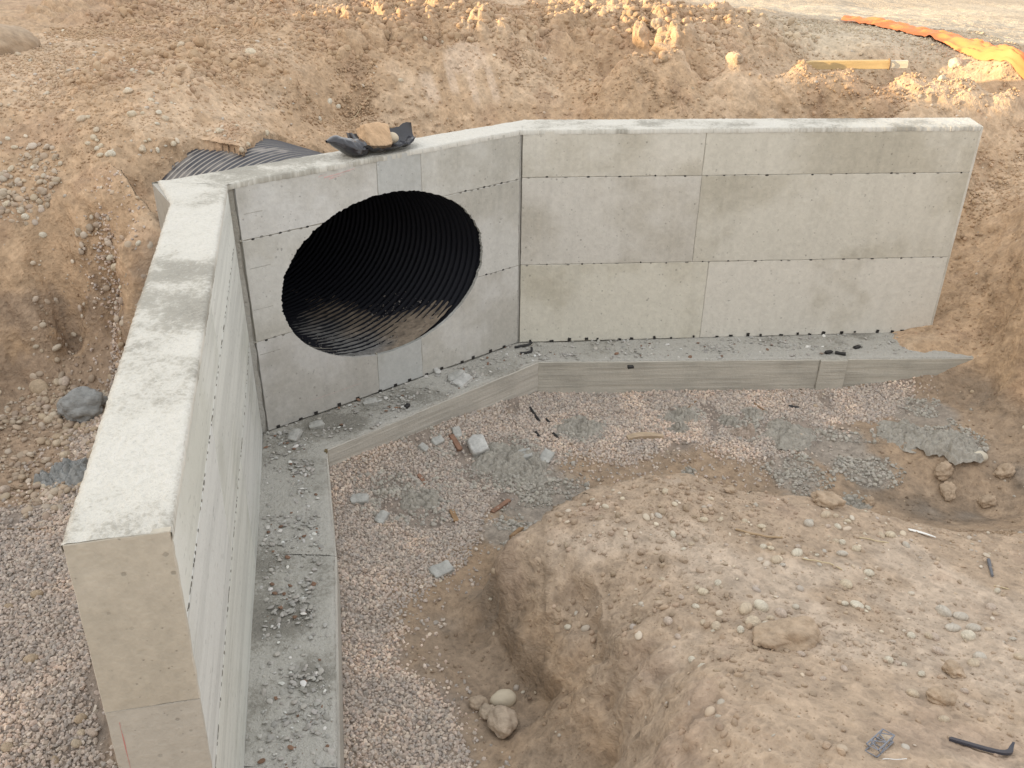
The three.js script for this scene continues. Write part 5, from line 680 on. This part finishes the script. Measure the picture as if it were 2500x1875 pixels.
// black plastic bag weighed down with stones on top of the head wall
{
  const at = (u, v, y) => [FH.A.x + FH.u.x * u - FH.n.x * v, y, FH.A.y + FH.u.y * u - FH.n.y * v];
  const turn = -Math.atan2(FH.u.y, FH.u.x), o = base('plastic_bag', at(1.155, 0.135, H + 0.002), turn); tag(o, 'crumpled black plastic bag lying on top of the headwall above the pipe', 'bag');
  const bm = new THREE.MeshPhysicalMaterial({ color: col(0.016, 0.016, 0.022), roughness: 0.32, clearcoat: 0.5, clearcoatRoughness: 0.25, side: THREE.DoubleSide });
  const NU = 90, NV = 44; const sheet = (fn) => { const pos = [], idx = []; for (let j = 0; j <= NV; j++) for (let i = 0; i <= NU; i++) pos.push(...fn(i / NU, j / NV * 2 - 1)); for (let j = 0; j < NV; j++) for (let i = 0; i < NU; i++) { const a = j * (NU + 1) + i; idx.push(a, a + 1, a + NU + 1, a + 1, a + NU + 2, a + NU + 1); } const g = new THREE.BufferGeometry(); g.setAttribute('position', new THREE.Float32BufferAttribute(pos, 3)); g.setIndex(idx); g.computeVertexNormals(); return g; };
  const crk = (x, z, s) => { const w = worley(x * 17 + s, 3, z * 17); return 0.016 * (Math.abs(n3(x * 14 + s, 2, z * 14)) - 0.3) + 0.012 * (w[1] - w[0] - 0.3); };
  // local z is towards the pit, y up
  mesh('bag_body', sheet((t, v) => { const x = -0.17 + 0.50 * t, end = smooth(0.72, 1, t), half = 0.150 * Math.sqrt(Math.max(0.02, 1 - Math.pow(Math.abs(t - 0.42) / 0.60, 2.2))) * (1 - 0.25 * end); const z = 0.01 + v * half - 0.03 * end; const rim = Math.pow(Math.abs(v), 3); const y = 0.012 + rim * (v > 0 ? 0.035 : 0.085) + 0.038 * end * (0.45 + 0.55 * (1 - v) / 2) + 0.03 * smooth(0.25, 0, t) + crk(x, z, 1); return [x, Math.max(0.004, y), z]; }), bm, o);
  mesh('gathered_end', sheet((t, v) => { const a = v * Math.PI, x = -0.375 + 0.245 * t, r = 0.010 + 0.066 * Math.pow(Math.sin(Math.min(1, t * 1.05) * 2.2) / 1.0, 0.9) * smooth(0, 0.25, t + 0.04); const k = 1 + 9 * crk(x * 1.4, Math.sin(a) * 0.2, 5 + Math.cos(a)); const cy = 0.112 - 0.066 * smooth(0.05, 0.8, t); return [x, Math.max(0.005, cy + Math.sin(a) * r * 0.85 * k), -0.01 + 0.075 * smooth(0, 1, t) * 0.5 + Math.cos(a) * r * 1.35 * k]; }), bm, o);
  const rk = tag(mesh('sandstone_rock', blockGeo(16, 0.215, 0.165, 0.10, 0.17, 14, 0.30), stoneMat([0.60, 0.41, 0.255], 1, 0.008)), 'orange brown sandstone block lying on the black plastic bag', 'rock'); rk.position.set(...at(1.165, 0.15, H + 0.085)); rk.rotation.order = 'YXZ'; rk.rotation.set(-0.55, turn + 0.12, -0.12);
  const c1 = tag(mesh('weight_stone', stoneGeo(51, 4, 0.06, 0.052, 0.038, 0.042), T.sand), 'pale rounded stone on the bag left of the sandstone block', 'stone'); c1.position.set(...at(1.01, 0.12, H + 0.05));
  const c2 = tag(mesh('weight_stone', stoneGeo(52, 4, 0.06, 0.050, 0.040, 0.042), T.sand), 'pale rounded stone on the bag right of the sandstone block', 'stone'); c2.position.set(...at(1.30, 0.16, H + 0.06));
}

renderer.render(scene, camera);
